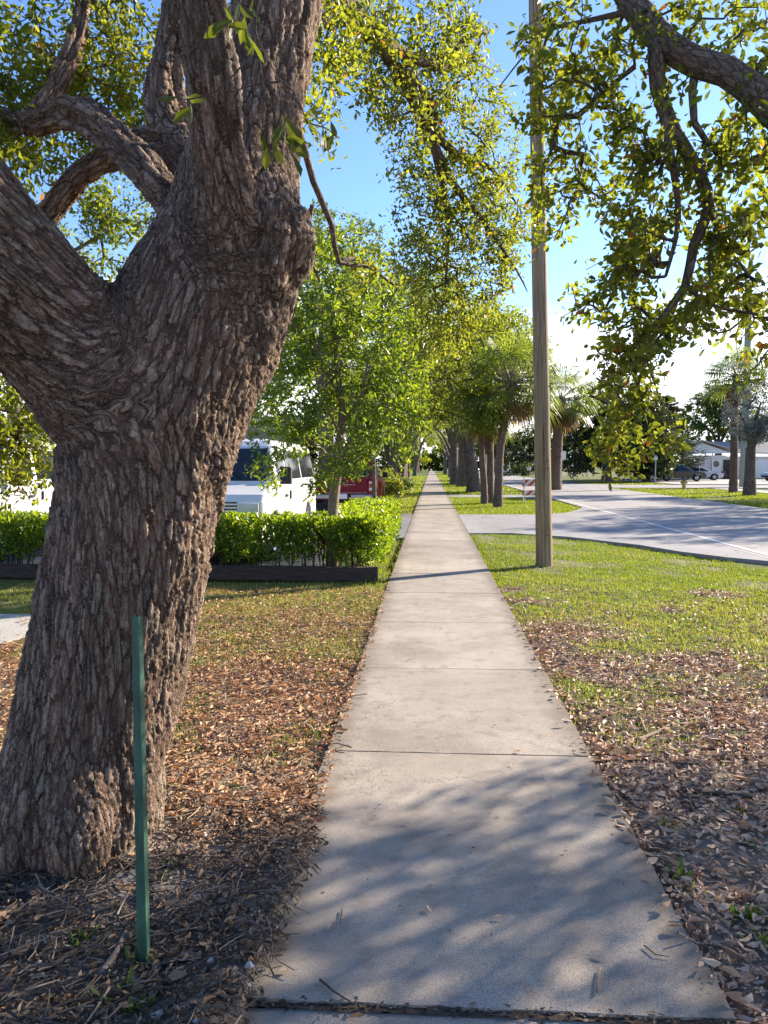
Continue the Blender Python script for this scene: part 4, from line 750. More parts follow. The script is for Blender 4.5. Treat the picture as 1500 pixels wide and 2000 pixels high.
# ---------------- palms
def palm(name, label, path_, rad, nfr, size, mat, dead, seed, group=None, loc=(0, 0, 0)):
    global rng; keep = rng; rng = np.random.default_rng(seed); P, R = smooth_path(path_, rad, .12); R = R * (1 + .05 * np.sin(np.arange(len(R)) * 2.1)); t = thing(name, label, 'palm tree', loc, 0, group)
    g = Geo(); g.tube(P, R, 14, True); g.build('trunk', m_palmtrunk, t, smooth=True); top = P[-1]; gl, gd, gp = Geo(), Geo(), Geo()
    for k in range(nfr + dead):
        isd = k >= nfr; a = k * 2.39996 + rng.uniform(-.2, .2); e = rng.uniform(-1.35, -.75) if isd else math.asin(np.clip(1.0 - 1.5 * (k + .5) / nfr + rng.normal(0, .08), -.75, .98)); d = np.array((math.cos(a) * math.cos(e), math.sin(a) * math.cos(e), math.sin(e)))
        pl = size * rng.uniform(.75, 1.05) * (.7 if isd else 1); hub = top + d * pl + np.array((0, 0, -.12 * pl)); gp.tube(np.array([top - (0, 0, .1), top + d * pl * .55 + (0, 0, .04), hub]), [.022, .016, .010], 4, False, transport=False)
        f = unit(d * np.array((1, 1, .9)) + np.array((0, 0, -.35))); x = unit(np.cross(f, (0, 0, 1) + rng.normal(0, .1, 3))); u = np.cross(x, f); nl = 22; th = np.linspace(-1.9, 1.9, nl); gg = gd if isd else gl; fl = size * rng.uniform(.85, 1.1) * (.62 if isd else 1)
        D = np.cos(th)[:, None] * f + np.sin(th)[:, None] * x + u * (.25 * np.cos(th)[:, None]); L = fl * (.62 + .38 * np.cos(th * .5)) * rng.uniform(.85, 1.1, nl); D = unit(D); drop = np.array((0, 0, -1.))
        mid = hub + D * L[:, None] * .55; tip = hub + D * L[:, None] * .85 + drop * (L * rng.uniform(.15, .45, nl) * (1.5 if isd else 1))[:, None]; wv = unit(np.cross(D, u)) * (.024 * size)
        V = np.stack([np.repeat(hub[None], nl, 0), mid - wv, mid + wv, tip], 1).reshape(-1, 3); o = np.arange(nl)[:, None] * 4; lv = np.repeat(np.clip(rng.beta(2, 2, nl) * .6 + (.4 if e > .3 else .1), 0, 1), 4)
        gg.add(V, [np.concatenate([o + (0, 2, 1), o + (1, 2, 3)])], lv=lv)
    # old leaf bases left on the upper trunk
    for k in range(26): z = rng.uniform(.05, 1.); c_ = top - np.array((0, 0, z * .9)); a = k * 2.4; d = np.array((math.cos(a), math.sin(a), .9)); gp.tube(np.array([c_ + d * np.array((R[-1], R[-1], 0)) * .8, c_ + d * .26]), [.035, .012], 4, False, transport=False)
    tag(gl.build('fronds', mat, t), kind='stuff'); gp.build('petioles', m_stick, t)
    if dead: tag(gd.build('dead_fronds', m_palmdead, t), kind='stuff')
    rng = keep; return t
GP = 'cabbage palms standing in the grass strip'
p0 = ground(972, 992, -.05); palm('cabbage_palm', 'cabbage palm nearer the pole, with the thicker straight trunk', [(0, 0, -.1), (.03, 0, .8), (.1, .1, 2.4), (.5, .1, 4.8)], [.21, .165, .155, .17], 56, 1.35, m_palm, 8, 7, GP, tuple(p0))
p1 = ground(946, 986, -.05); palm('cabbage_palm', 'thinner cabbage palm leaning slightly left of the thick one', [(0, 0, -.1), (-.02, 0, .8), (-.12, 0, 2.2), (-.05, .1, 3.7)], [.17, .14, .13, .14], 38, 1.05, m_palm, 5, 8, GP, tuple(p1))
p2 = at(1085, 935, 50.); p2[2] = -.05; palm('cabbage_palm', 'shaggy palm with golden dead fronds beside the white square sign', [(0, 0, -.1), (0, 0, 1.2), (.1, 0, 3.2), (.25, 0, 5.9)], [.45, .36, .33, .3], 40, 1.6, m_palm, 46, 9, None, tuple(p2))
p3 = at(1432, 955, 47.); p3[2] = -.05; palm('cabbage_palm', 'slim palm with blue green fronds across the road, left of the silvery tree', [(0, 0, -.1), (.0, 0, 2), (-.05, 0, 4.5), (0, 0, 6.9)], [.27, .22, .2, .2], 42, 1.35, m_palm, 6, 10, None, tuple(p3))
# dark slender trunk of the multi-stem tree between the palms, its leaves are the yellow green crown above


# ---------------- trees across the road
def simple_tree(name, label, base, H, lobes, tr, ncl, K, L, mat, bark, seed, fork, tmpl=T2, tw=.5, droop=.1, asp=.5):
    global rng; keep = rng; rng = np.random.default_rng(seed); t = thing(name, label, 'tree', tuple(base)); ms_ = [smooth_path([(0, 0, -.2), (0, 0, fork * .5), (0, 0, fork)], [tr * 1.4, tr, tr * .9], .3)]; tot = sum(l[6] if len(l) > 6 else 1 for l in lobes); at_ = []
    for l in lobes:
        c = np.array(l[:3]); ms_.append(smooth_path([(0, 0, fork * .8), c * np.array((.3, .3, .5)) + (0, 0, fork * .5), c * np.array((.9, .9, .95))], [tr * .5, tr * .35, tr * .15], .3)); at_.append(lobe(c, l[3:6], int(ncl / len(lobes)), .3))
    ch, tips, td = grow(ms_, np.concatenate(at_), .007, .5, .1, .12); g = Geo()
    for P_, R_ in ms_: g.tube(P_, R_, 9, True)
    branch_mesh(g, ch, 4, .014); g.build('trunk', bark, t, smooth=True); g = Geo(); cluster(g, tips, td, K, tw, L, asp, tmpl, .9, droop, None, .5, lvr=(0, .95)); tag(g.build('crown', mat, t), kind='stuff'); rng = keep; return t
wt = at(957, 975, 32.6); wt[2] = -.05
simple_tree('roadside_tree', 'yellow-green tree with a slender dark trunk between the two palms', wt, 8, [(-.9, -2.6, 4.0, 1.5, 1.3, 1.1), (-1.9, -1.4, 5.4, 1.7, 1.6, 1.3), (-.3, -3.6, 3.5, .9, .9, .6), (-.4, .2, 6.4, 1.7, 1.6, 1.3), (-2.6, -.4, 4.2, 1.3, 1.3, 1.1), (.7, -.8, 5.4, 1.2, 1.2, 1.1), (-1.2, -1.0, 7.3, 1.5, 1.4, .9), (-2.2, 0, 8.2, 1.6, 1.4, 1.), (-.5, .4, 8.0, 1.4, 1.3, .9)], .15, 560, 28, .12, m_oakfar, m_trunkfar, 61, 2.6, tw=.35)
def B_(px, Y): q = at(px, 930, Y); q[2] = -.06; return q
_a = simple_tree('dense_tree', 'broad dark tree whose shade hides its trunk, behind the hanging oak sprays', B_(1185, 74), 8, [(-2.6, 0, 2.2, 2.4, 2.2, 2.0), (0, -.5, 3.4, 2.6, 2.4, 2.4), (2.6, 0, 2.6, 2.4, 2.2, 2.2), (.5, 0, 6.2, 2.6, 2.2, 2.0), (-2, .4, 5.0, 2.2, 2, 1.9), (3.6, .2, 1.6, 1.6, 1.6, 1.4), (3.0, 0, 4.8, 2, 2, 1.8)], .35, 860, 28, .24, m_dark, m_trunkfar, 21, 1.5)
_c = simple_tree('dense_tree', 'dark low-branched tree next to the black car', B_(1262, 76), 7, [(-1.2, 0, 1.8, 1.9, 1.8, 1.6), (.8, 0, 3.0, 2.0, 1.8, 2.0), (-.5, 0, 4.6, 1.8, 1.8, 1.6), (1.4, 0, 1.6, 1.2, 1.4, 1.2)], .3, 420, 28, .24, m_dark, m_trunkfar, 22, 1.2)
_b = simple_tree('leafy_tree', 'rounded pale green tree behind the house roof', B_(1402, 98), 10, [(-1.6, 0, 5.6, 2.4, 2.2, 2.2), (1.4, 0, 5.4, 2.4, 2.2, 2.4), (0, 0, 7.6, 2.2, 2.2, 1.7), (3.4, 0, 4.4, 1.6, 1.6, 1.8)], .35, 460, 28, .3, m_green, m_trunkfar, 23, 3.)
simple_tree('silver_tree', 'silvery grey leaved tree on the far verge beside the slim palm', (*ground(1464, 966)[:2], -.06), 6, [(-.7, 0, 4.6, 1.0, 1.0, 1.3), (.5, 0, 5.2, 1.0, 1.0, 1.2), (.9, .2, 3.8, .9, .9, .8), (0, 0, 3.4, 1.0, .9, .7), (1.6, 0, 4.6, .8, .8, 1.)], .28, 340, 26, .11, m_silver, m_trunkfar, 24, 2.6, tw=.35)
simple_tree('dense_tree', 'bushy tree of mixed dark leaves behind the shaggy palm', B_(1070, 82), 8, [(-4, 0, 3.0, 2.6, 2, 2.4), (-1, 0, 3.6, 2.6, 2., 2.6), (2.4, 0, 3.0, 2.2, 2, 2.4), (4.4, 0, 3.2, 1.8, 2, 2.4)], .35, 480, 26, .26, m_dark, m_trunkfar, 25, 1.5)
simple_tree('bush', 'clipped dark green bush beside the road under the far trees', B_(1004, 118), 2.4, [(-1.6, 0, 1.1, 1.8, 1.4, 1.2), (1.4, 0, 1.1, 1.8, 1.4, 1.1)], .1, 220, 24, .25, m_green, m_trunkfar, 26, .5)['category'] = 'bush'
simple_tree('leafy_tree', 'tree with light green leaves over the far bend of the road', B_(1035, 135), 9, [(-5, 0, 5.4, 3.4, 3, 2.4), (0, 0, 5.8, 3.4, 3, 2.6), (4.5, 0, 5.2, 3.2, 3, 2.4), (-8, 0, 5., 3., 3, 2.)], .4, 480, 26, .36, m_green, m_trunkfar, 27, 3.)
simple_tree('leafy_tree', 'tall tree closing the view at the end of the road', B_(925, 170), 11, [(-4, 0, 6, 4, 3, 3.), (2, 0, 7, 4, 3, 3.), (7, 0, 6, 4, 3, 2.6)], .4, 420, 26, .45, m_oakfar, m_trunkfar, 28, 3.)
simple_tree('leafy_tree', 'distant tree closing the view at the end of the sidewalk', B_(815, 175), 12, [(-4, 0, 6, 4, 3, 3.4), (2, 0, 7.5, 4, 3, 3.), (-9, 0, 6, 4, 3, 3.), (-2, 0, 3, 5, 3, 2)], .4, 420, 26, .45, m_oakfar, m_trunkfar, 29, 3.)
simple_tree('dense_tree', 'dark tree filling the gap between the red pickup and the forked oak', B_(700, 46), 7, [(-1.4, 0, 2.8, 1.8, 1.4, 2.), (1.0, 0, 3.2, 1.6, 1.4, 2.), (-.4, 0, 5, 1.8, 1.4, 1.4), (-3.6, .5, 3.6, 1.8, 1.4, 2.2)], .25, 420, 26, .2, m_dark, m_trunkfar, 30, 1.4)
simple_tree('shrub', 'loose green shrub with arching stems at the foot of the tall forked oak', (-1.95, 35.0, -.05), 1.8, [(-.2, 0, .9, .7, .6, .6), (.25, -.3, .6, .5, .5, .5)], .04, 120, 22, .11, m_oakfar, m_stick, 31, .3, tw=.25)['category'] = 'shrub'
simple_tree('shrub', 'low green plant on the verge against the dark-trunked oak', (-1.55, 47.5, -.05), 1.0, [(0, 0, .5, .6, .6, .45), (-.7, .4, .6, .6, .6, .5)], .03, 80, 20, .13, m_green, m_stick, 32, .2, tw=.25)['category'] = 'shrub'
simple_tree('leafy_tree', 'tree of dark and yellow green leaves seen through the fork of the great oak', (-8.6, 15.5, -.05), 8.5, [(-.8, 0, 6.2, 1.8, 1.6, 1.0), (1.2, 0, 6.0, 1.5, 1.4, 1.), (2.2, .3, 6.8, .9, 1., .8), (-2.4, 0, 5.6, 1.5, 1.4, 1.2)], .16, 260, 26, .11, m_oakfar, m_trunkfar, 33, 4.2, tw=.35)
simple_tree('leafy_tree', 'pale green tree standing behind the white vans', (-11.5, 33., -.05), 9, [(-2.6, 0, 5, 2.6, 2.2, 2.2), (.6, 0, 6, 2.6, 2.2, 2.2), (3.2, 0, 4.8, 2.2, 2, 2.0), (-5.5, 0, 4.5, 2.4, 2, 2)], .3, 420, 26, .18, m_oakfar, m_trunkfar, 34, 3.)
_a.scale = (1.22, 1.22, 1.25); _b.scale = (1.35, 1.3, 1.25); _c.scale = (1.15, 1.15, 1.3)
# layered dark conifer
def conifer(label, base, H, R, seed):
    global rng; keep = rng; rng = np.random.default_rng(seed); t = thing('conifer', label, 'tree', tuple(base)); g = Geo(); g.tube(smooth_path([(0, 0, -.2), (0, 0, H * .5), (0, 0, H)], [.3, .2, .03], .4)[0], np.linspace(.3, .03, len(smooth_path([(0, 0, -.2), (0, 0, H * .5), (0, 0, H)], [.3, .2, .03], .4)[0])), 8, True); gl = Geo()
    for k in range(380):
        z = H * rng.uniform(.08, .97); L = R * (1 - (z / H) ** 1.4) * rng.uniform(.75, 1.15) + .25; a = rng.uniform(0, 2 * PI); d = np.array((math.cos(a), math.sin(a), 0)); s = np.linspace(0, 1, 7)[:, None]; P = np.array((0, 0, z)) + d * L * s + np.array((0, 0, 1.)) * (.22 * L * s - .1 * L * s * s + .16 * L * s ** 3); g.tube(P, np.linspace(.05, .008, 7), 4, False, transport=False)
        q = rng.uniform(.12, 1, 54); pt = np.stack([np.interp(q, s[:, 0], P[:, c]) for c in range(3)], -1); side = unit(np.cross(d, (0, 0, 1))) * rng.choice([-1, 1], 54)[:, None]; D = unit(d * .8 + side * rng.uniform(.2, .9, (54, 1)) + np.stack([np.zeros(54), np.zeros(54), rng.uniform(-.35, .3, 54)], -1)); leaves(gl, pt, D, np.array((0, 0, 1.)) + rng.normal(0, .3, (54, 3)), rng.uniform(.35, .75, 54) * (.6 + .1 * L), .10, T2, rng.beta(2, 3, 54), .5)
    g.build('trunk', m_trunkfar, t); tag(gl.build('needles', m_dark, t), kind='stuff'); rng = keep
conifer('dark conifer with drooping layered branches in front of the house', (*B_(1300, 84)[:2], -.06), 9.2, 3.9, 51)
conifer('second dark conifer, partly hidden behind the layered one', (*B_(1262, 90)[:2], -.06), 8.4, 3.6, 52)
# orange leaved plant by the pickup
cp = thing('orange_plant', 'narrow orange-leaved plant between the slender dark trunk and the forked oak', 'plant', (-1.83, 25.6, -.05)); P = lobe((0, 0, .85), (.16, .16, .36), 90, .2); g = Geo(); cluster(g, P, unit(P - (0, 0, .3) + 0), 5, .05, .14, .4, T2, .8, .3); tag(g.build('leaves', m_croton, cp), kind='stuff'); g = Geo()
for k in range(5): g = Geo(); g.tube(np.array([(random.uniform(-.03, .03), random.uniform(-.03, .03), -.05), (random.uniform(-.1, .1), random.uniform(-.1, .1), .8)]), .01, 5, False, transport=False); g.build('stem', m_twig, cp)
sl_ = thing('slender_tree', 'slender dark trunk standing right beside the red pickup tailgate', 'tree', (-1.70, 22.6, -.05)); g = Geo(); g.tube(*smooth_path([(0, 0, -.1), (.02, 0, .8), (0, 0, 1.9), (-.08, 0, 3.2)], [.085, .07, .065, .04], .2), 9, True); g.build('trunk', m_trunkfar, sl_, smooth=True); P = np.concatenate([lobe((-.2, 0, 3.2), (.9, .8, .9), 60), lobe((.4, 0, 2.6), (.5, .5, .4), 16)]); g = Geo(); cluster(g, P, unit(P - (0, 0, 2.4)), 20, .2, .11, .45, T2, .8, .1); tag(g.build('crown', m_young, sl_), kind='stuff')

simple_tree('hedge_row', 'low far greenery closing the very end of the sidewalk', (-.5, 205, -.1), 5, [(-9, 0, 2.6, 4, 2, 2.8), (-3.5, 0, 3, 4, 2, 3.2), (2.5, 0, 3, 4, 2, 3.2), (8.5, 0, 2.8, 4, 2, 3), (15, 0, 2.8, 4.5, 2, 3)], .3, 900, 26, .55, m_oakfar, m_trunkfar, 41, 1.)['category'] = 'hedge'
# ------------------------------------------------------------------ vehicles
m_glass = M('vehicle_glass').pbr((.012, .016, .018), .06, None, 0, .6); m_rubber = plain('tyre_rubber', (.022, .022, .023), .85, 0, .2); m_rim = plain('wheel_rim', (.42, .42, .43), .35, .7); m_black = plain('black_plastic', (.018, .018, .019), .55); m_chrome = plain('bumper_chrome', (.30, .31, .32), .3, .8); m_lamp = plain('lamp_glass', (.62, .62, .60), .12, .2, .6); m_red = plain('tail_lamp', (.35, .012, .012), .2, 0, .6); m_amber = plain('amber_lamp', (.75, .20, .015), .25, 0, .6); m_plate = plain('plate_white', (.7, .71, .7), .5)
def paint(name, c, rough=.3): return plain(name, c, rough, 0, .5, .04, 3., .6)
m_wvan = paint('white_van_paint', (.66, .66, .65)); m_redp = plain('dark_red_paint', (.17, .008, .014), .5, 0, .25, .05, 3.); m_silver_p = paint('silver_paint', (.48, .50, .53)); m_blackp = paint('black_paint', (.012, .013, .015), .2); m_bluep = paint('pale_blue_paint', (.33, .40, .48))
def arch(cx, cz, r, n=10, z0=None): t = np.linspace(PI, 0, n); return [(cx + r * math.cos(a), cz + r * math.sin(a)) for a in t]
def body_mesh(outline, hw, levels, bev=.05):
    g = Geo(); bm = bmesh.new(); vs = [bm.verts.new((x, -hw, z)) for x, z in outline]; f = bm.faces.new(vs); r = bmesh.ops.extrude_face_region(bm, geom=[f]); bmesh.ops.translate(bm, verts=[v for v in r['geom'] if isinstance(v, bmesh.types.BMVert)], vec=(0, 2 * hw, 0)); bmesh.ops.recalc_face_normals(bm, faces=bm.faces[:])
    ed = [e for e in bm.edges if abs(e.verts[0].co.y - e.verts[1].co.y) < 1e-4]; bmesh.ops.bevel(bm, geom=ed, offset=bev, segments=3, affect='EDGES', profile=.6, clamp_overlap=True); bmesh.ops.triangulate(bm, faces=[f for f in bm.faces if len(f.verts) > 4]); g.bm(bm)
    V = []; q = 8
    for z, xr, xf, h in levels:
        c = min(.14, h * .3)
        for sx, sy in ((1, 1), (-1, 1), (-1, -1), (1, -1)):
            cx = (xf if sx > 0 else xr) - sx * c; cy = sy * (h - c); a0 = math.atan2(sy, sx) - PI / 4
            for k in range(q): a = a0 + k / (q - 1) * PI / 2; V.append((cx + c * math.cos(a), cy + c * math.sin(a), z))
    n = 4 * q; L = len(levels); i = np.arange(L - 1)[:, None] * n; j = np.arange(n)[None]; k = (j + 1) % n
    g.add(V, [np.stack([i + j, i + k, i + n + k, i + n + j], -1).reshape(-1, 4), ((L - 1) * n + np.arange(n))[None]]); return g
def pane_side(levels, pts, side, th=.012, off=.004):
    (z0, _, _, h0), (z1, _, _, h1) = levels[0], levels[1]; V = [(x, side * (h0 + (h1 - h0) * (z - z0) / (z1 - z0) - .006 + off), z) for x, z in pts]; nrm = unit(np.array((0, side * (z1 - z0), h0 - h1))); g = Geo(); V = V if side < 0 else V[::-1]; g.slab(V, nrm, th); return g
def pane_end(levels, pts, front, th=.012):
    (z0, r0, f0, _), (z1, r1, f1, _) = levels[0], levels[1]; a, b = (f0, f1) if front else (r0, r1); s = 1 if front else -1; V = [(a + (b - a) * (z - z0) / (z1 - z0) - s * .002, y, z) for y, z in pts]; nrm = unit(np.array((s * (z1 - z0), 0, s * (a - b)))); g = Geo(); g.slab(V if not front else V[::-1], nrm, th); return g
def wheel(parent, x, y, r, w):
    g = Geo(); s = 1 if y > 0 else -1; g.lathe([(r * .62, -w / 2), (r * .9, -w / 2), (r, -w * .36), (r, w * .36), (r * .9, w / 2), (r * .62, w / 2)], 24, (0, 0, 0), 'y'); o = g.build('wheel', m_rubber, parent, smooth=False); o.location = (x, y, r)
    g = Geo(); g.lathe([(.0, .012), (r * .22, .02), (r * .3, -.01), (r * .52, .0), (r * .6, .035), (r * .64, .03)], 20, (0, s * w * .36, 0), 'y')
    for k in range(6): a = k * PI / 3; g.box((math.cos(a) * r * .4, s * (w * .36 + .008), math.sin(a) * r * .4), (r * .36, .02, r * .09), rot=((math.cos(a), 0, -math.sin(a)), (0, 1, 0), (math.sin(a), 0, math.cos(a))))
    g.build('rim', m_rim, o)
def gb(name, c, d, mat, parent, bev=.012): g = Geo(); g.box(c, d, min(bev, min(d) * .4)); return g.build(name, mat, parent)
def seam(parent, hw, x, z0, z1, side): g = Geo(); g.box((x, side * (hw + .001), (z0 + z1) / 2), (.012, .006, z1 - z0)); return g
def van(label, x, y, rz):
    t = thing('white_van', label, 'van', (x, y, .0), rz, 'white passenger vans parked behind the hedge')
    out = [(-2.75, .36)] + arch(-1.7, .38, .44) + arch(1.78, .38, .44) + [(2.72, .34), (2.84, .44), (2.84, .66), (2.76, .70), (2.74, 1.02), (2.62, 1.13), (2.30, 1.20), (1.84, 1.29), (-2.72, 1.29), (-2.78, .9)]
    lv = [(1.285, -2.73, 1.86, .985), (1.93, -2.69, 1.22, .875), (2.02, -2.62, 1.08, .80), (2.07, -2.45, .9, .62)]
    body_mesh(out, 1.0, lv, .06).build('body', m_wvan, t)
    for s in (-1, 1):
        for q in ([(1.62, 1.34), (1.12, 1.86), (.72, 1.86), (.72, 1.34)], [(.58, 1.34), (.58, 1.86), (-.85, 1.86), (-.85, 1.34)], [(-1.0, 1.34), (-1.0, 1.86), (-2.5, 1.86), (-2.5, 1.34)]): pane_side(lv, q, s).build('window', m_glass, t)
        for sx in (1.66, .65, -.92): g = Geo(); g.box((sx, s * 1.0012, .86), (.014, .005, .84)); g.build('door_seam', m_black, t)
        g = Geo(); g.box((.37, s * 1.0012, .452), (2.6, .005, .014)); g.build('door_seam', m_black, t)
        gb('door_handle', (.84, s * 1.015, 1.05), (.16, .03, .05), m_black, t); gb('door_handle', (.46, s * 1.015, 1.05), (.05, .03, .16), m_black, t)
        gb('mirror', (1.58, s * 1.14, 1.42), (.12, .2, .30), m_black, t, .03)
        gb('headlight', (2.765, s * .76, .90), (.05, .34, .20), m_lamp, t); gb('indicator', (2.76, s * .82, .745), (.07, .30, .075), m_amber, t); gb('tail_light', (-2.77, s * .9, .85), (.04, .14, .5), m_red, t)
        g = Geo(); g.box((.37, s * 1.004, .62), (2.5, .012, .05), .004); g.build('side_moulding', m_wvan, t)
    pane_end(lv, [(-.84, 1.33), (.84, 1.33), (.76, 1.88), (-.76, 1.88)], True).build('windscreen', m_glass, t); pane_end(lv, [(-.8, 1.36), (.8, 1.36), (.74, 1.85), (-.74, 1.85)], False).build('rear_window', m_glass, t)
    g = Geo()
    for k in range(5): g.box((2.757, 0, .80 + k * .052), (.03, 1.16, .022), .004)
    g.build('grille', m_black, t); gb('bumper', (2.83, 0, .56), (.10, 1.96, .2), m_chrome, t, .03); gb('underbody', (0, 0, .33), (5.2, 1.7, .12), m_black, t)
    for sy in (.0, .5): g = Geo(); g.tube(np.array([(1.88, sy, 1.335), (1.62, sy - .36, 1.545)]), .009, 5, True, transport=False); g.build('wiper', m_black, t)
    for wx in (-1.7, 1.78):
        gb('wheel_well_shade', (wx, 0, .50), (1.0, 1.88, .80), m_black, t)  # solid black block stands in for the shade inside the arches
        for s in (-1, 1): wheel(t, wx, s * .86, .375, .24)
    return t
van('white passenger van facing out beside the young tree, blue tinted windscreen and amber front lamp', -3.62, 14.62, -PI / 2)
van('white van seen left of the oak trunk, farther from the sidewalk', -8.05, 14.0, -PI / 2)
# red pickup seen from behind
t = thing('red_pickup', 'dark red pickup truck parked tail towards the sidewalk behind the young tree', 'pickup truck', (-2.72, 26.3, 0), PI / 2)
out = [(-2.75, .52)] + arch(-1.6, .42, .46) + arch(1.75, .42, .46) + [(2.6, .42), (2.7, .7), (2.6, 1.05), (1.2, 1.18), (-2.74, 1.20), (-2.78, .8)]
lv = [(1.18, -.75, 1.3, .92), (1.75, -.5, .6, .76), (1.82, -.4, .5, .66)]; body_mesh(out, .98, lv, .05).build('body', m_redp, t)
g = Geo(); g.box((-2.785, 0, .93), (.03, 1.52, .50), .012); g.build('tailgate', m_redp, t); g = Geo(); g.box((-2.804, 0, .99), (.012, .8, .02), .004); g.build('tailgate_trim', m_chrome, t); g = Geo(); g.box((-2.804, -.1, .74), (.012, 1.3, .018), .004); g.build('tailgate_trim', m_chrome, t); gb('tailgate_handle', (-2.805, 0, 1.09), (.02, .22, .06), m_black, t)
for s in (-1, 1): o = gb('tail_light', (-2.785, s * .875, .93), (.05, .14, .38), m_red, t); gb('reverse_lamp', (-2.812, s * .875, .86), (.012, .1, .08), m_lamp, o, .004); gb('reverse_lamp', (-2.812, s * .875, 1.06), (.012, .1, .05), m_lamp, o, .004); g = Geo(); g.box((-2.86, s * .6, .62), (.12, .66, .15), .03); g.build('bumper', m_chrome, t)
gb('bumper_step', (-2.85, 0, .60), (.1, .54, .12), m_black, t); pl_ = gb('licence_plate', (-2.905, 0, .635), (.012, .31, .155), m_plate, t, .003); g = Geo()
gb('hitch', (-2.85, 0, .43), (.18, .12, .08), m_black, t); gb('underbody', (0, 0, .45), (5.2, 1.3, .16), m_black, t)
pane_end(lv, [(-.68, 1.26), (.68, 1.26), (.6, 1.68), (-.6, 1.68)], False).build('rear_window', m_glass, t)
for s in (-1, 1): pane_side(lv, [(.95, 1.24), (.6, 1.68), (-.45, 1.68), (-.6, 1.24)], s).build('window', m_glass, t); gb('mirror', (.95, s * 1.08, 1.25), (.1, .18, .2), m_black, t, .03)
for wx in (-1.6, 1.75):
    gb('wheel_well_shade', (wx, 0, .55), (1.0, 1.8, .80), m_black, t)  # black filler block gives the pickup's arches their dark shade
    for s in (-1, 1): wheel(t, wx, s * .84, .39, .25)
def car(label, cat, x, y, rz, mat, suv=False, name='parked_car', z=0.):
    t = thing(name, label, cat, (x, y, z), rz); b = 1.0 if suv else .9; top = 1.68 if suv else 1.44
    out = [(-2.2, .32)] + arch(-1.38, .34, .38) + arch(1.4, .34, .38) + [(2.15, .28), (2.3, .42), (2.28, .68), (2.1, b * .86), (1.1, b), (-2.15, b + .02), (-2.27, .8), (-2.28, .45)]
    lv = [(b - .01, -2.12 if suv else -1.75, 1.15, .84), (top - .08, -1.75 if suv else -.85, .15, .66), (top, -1.55 if suv else -.7, 0., .54)]; body_mesh(out, .9, lv, .07).build('body', mat, t); zt = top - .14; zb = b + .04
    def fx(z): return 1.15 + (.15 - 1.15) * (z - b) / (top - .08 - b)
    def rx(z): r0, r1 = lv[0][1], lv[1][1]; return r0 + (r1 - r0) * (z - b) / (top - .08 - b)
    for s in (-1, 1):
        pane_side(lv, [(fx(zb) - .16, zb), (fx(zt) - .1, zt), (-.02, zt), (-.02, zb)], s).build('window', m_glass, t); pane_side(lv, [(-.1, zb), (-.1, zt), (rx(zt) + .14, zt), (rx(zb) + .22, zb)], s).build('window', m_glass, t)
        gb('headlight', (2.2, s * .66, .66), (.16, .3, .13), m_lamp, t, .03); gb('tail_light', (-2.24, s * .7, .8), (.1, .26, .16), m_red, t, .03); gb('mirror', (.85, s * .97, b + .06), (.12, .16, .12), mat, t, .03)
        for sx in (.03, 1.02, -1.0): g = Geo(); g.box((sx, s * .9005, .64), (.012, .006, .5)); g.build('door_seam', m_black, t)
    pane_end(lv, [(-.7, zb), (.7, zb), (.58, zt), (-.58, zt)], True).build('windscreen', m_glass, t); pane_end(lv, [(-.66, zb), (.66, zb), (.55, zt), (-.55, zt)], False).build('rear_window', m_glass, t)
    gb('bumper', (2.26, 0, .44), (.1, 1.5, .18), m_black, t, .03); gb('bumper', (-2.26, 0, .46), (.1, 1.6, .16), m_black, t, .03); gb('licence_plate', (-2.31, 0, .7), (.012, .3, .15), m_plate, t, .003)
    for wx in (-1.38, 1.4):
        for s in (-1, 1): wheel(t, wx, s * .8, .33, .21)
q = B_(1330, 78); car('black car parked nose right in front of the house', 'car', q[0] + 0, 78, -.25, m_blackp, True)
q = B_(1362, 84); car('silver car parked nose right just behind the black car', 'car', q[0], 83.5, -.2, m_silver_p)
q = B_(1500, 84); car('pale blue car parked at the right by the garage door', 'car', q[0], 80, PI + .35, m_bluep)
car('silver car driving away on the far road, seen from behind', 'car', 10.4, 112, PI / 2, m_silver_p, True, 'moving_car')
car('dark car coming along the far road between the palm trunks', 'car', 8.2, 150, -PI / 2, m_blackp, True, 'moving_car')

# ------------------------------------------------------------------ street furniture
m_signback = plain('sign_aluminium', (.55, .56, .57), .45, .3); m_signw = plain('sign_white', (.74, .75, .76), .5); m_galv = plain('galvanised_post', (.40, .40, .39), .5, .5); m_signink = plain('sign_ink', (.16, .17, .22), .6)
def sign(label, px, py_base, Y, w, h, htop, ink=True):
    q = at(px, 930, Y); t = thing('road_sign', label, 'sign', (q[0], Y, -.05), -.12); gb('post', (0, .03, htop / 2), (.06, .04, htop), m_galv, t, .006); gb('panel', (0, 0, htop - h / 2), (w, .012, h), m_signw, t, .004)
sign('square white road sign on a pale post beyond the wooden pole', 1097, 940, 62, .62, .68, 2.75)
sign('small white sign on a thin post by the far bush', 1041, 930, 86, .3, .52, 2.2)
q = at(1280, 930, 66); t = thing('sign_post', 'bare grey post standing at the corner of the side street', 'post', (q[0], 66, -.05)); gb('post', (0, 0, 1.2), (.09, .07, 2.5), m_galv, t, .01); gb('cap', (0, 0, 2.47), (.11, .09, .04), m_galv, t, .01); gb('plate', (0, -.045, 2.2), (.3, .012, .3), m_signback, t, .004)
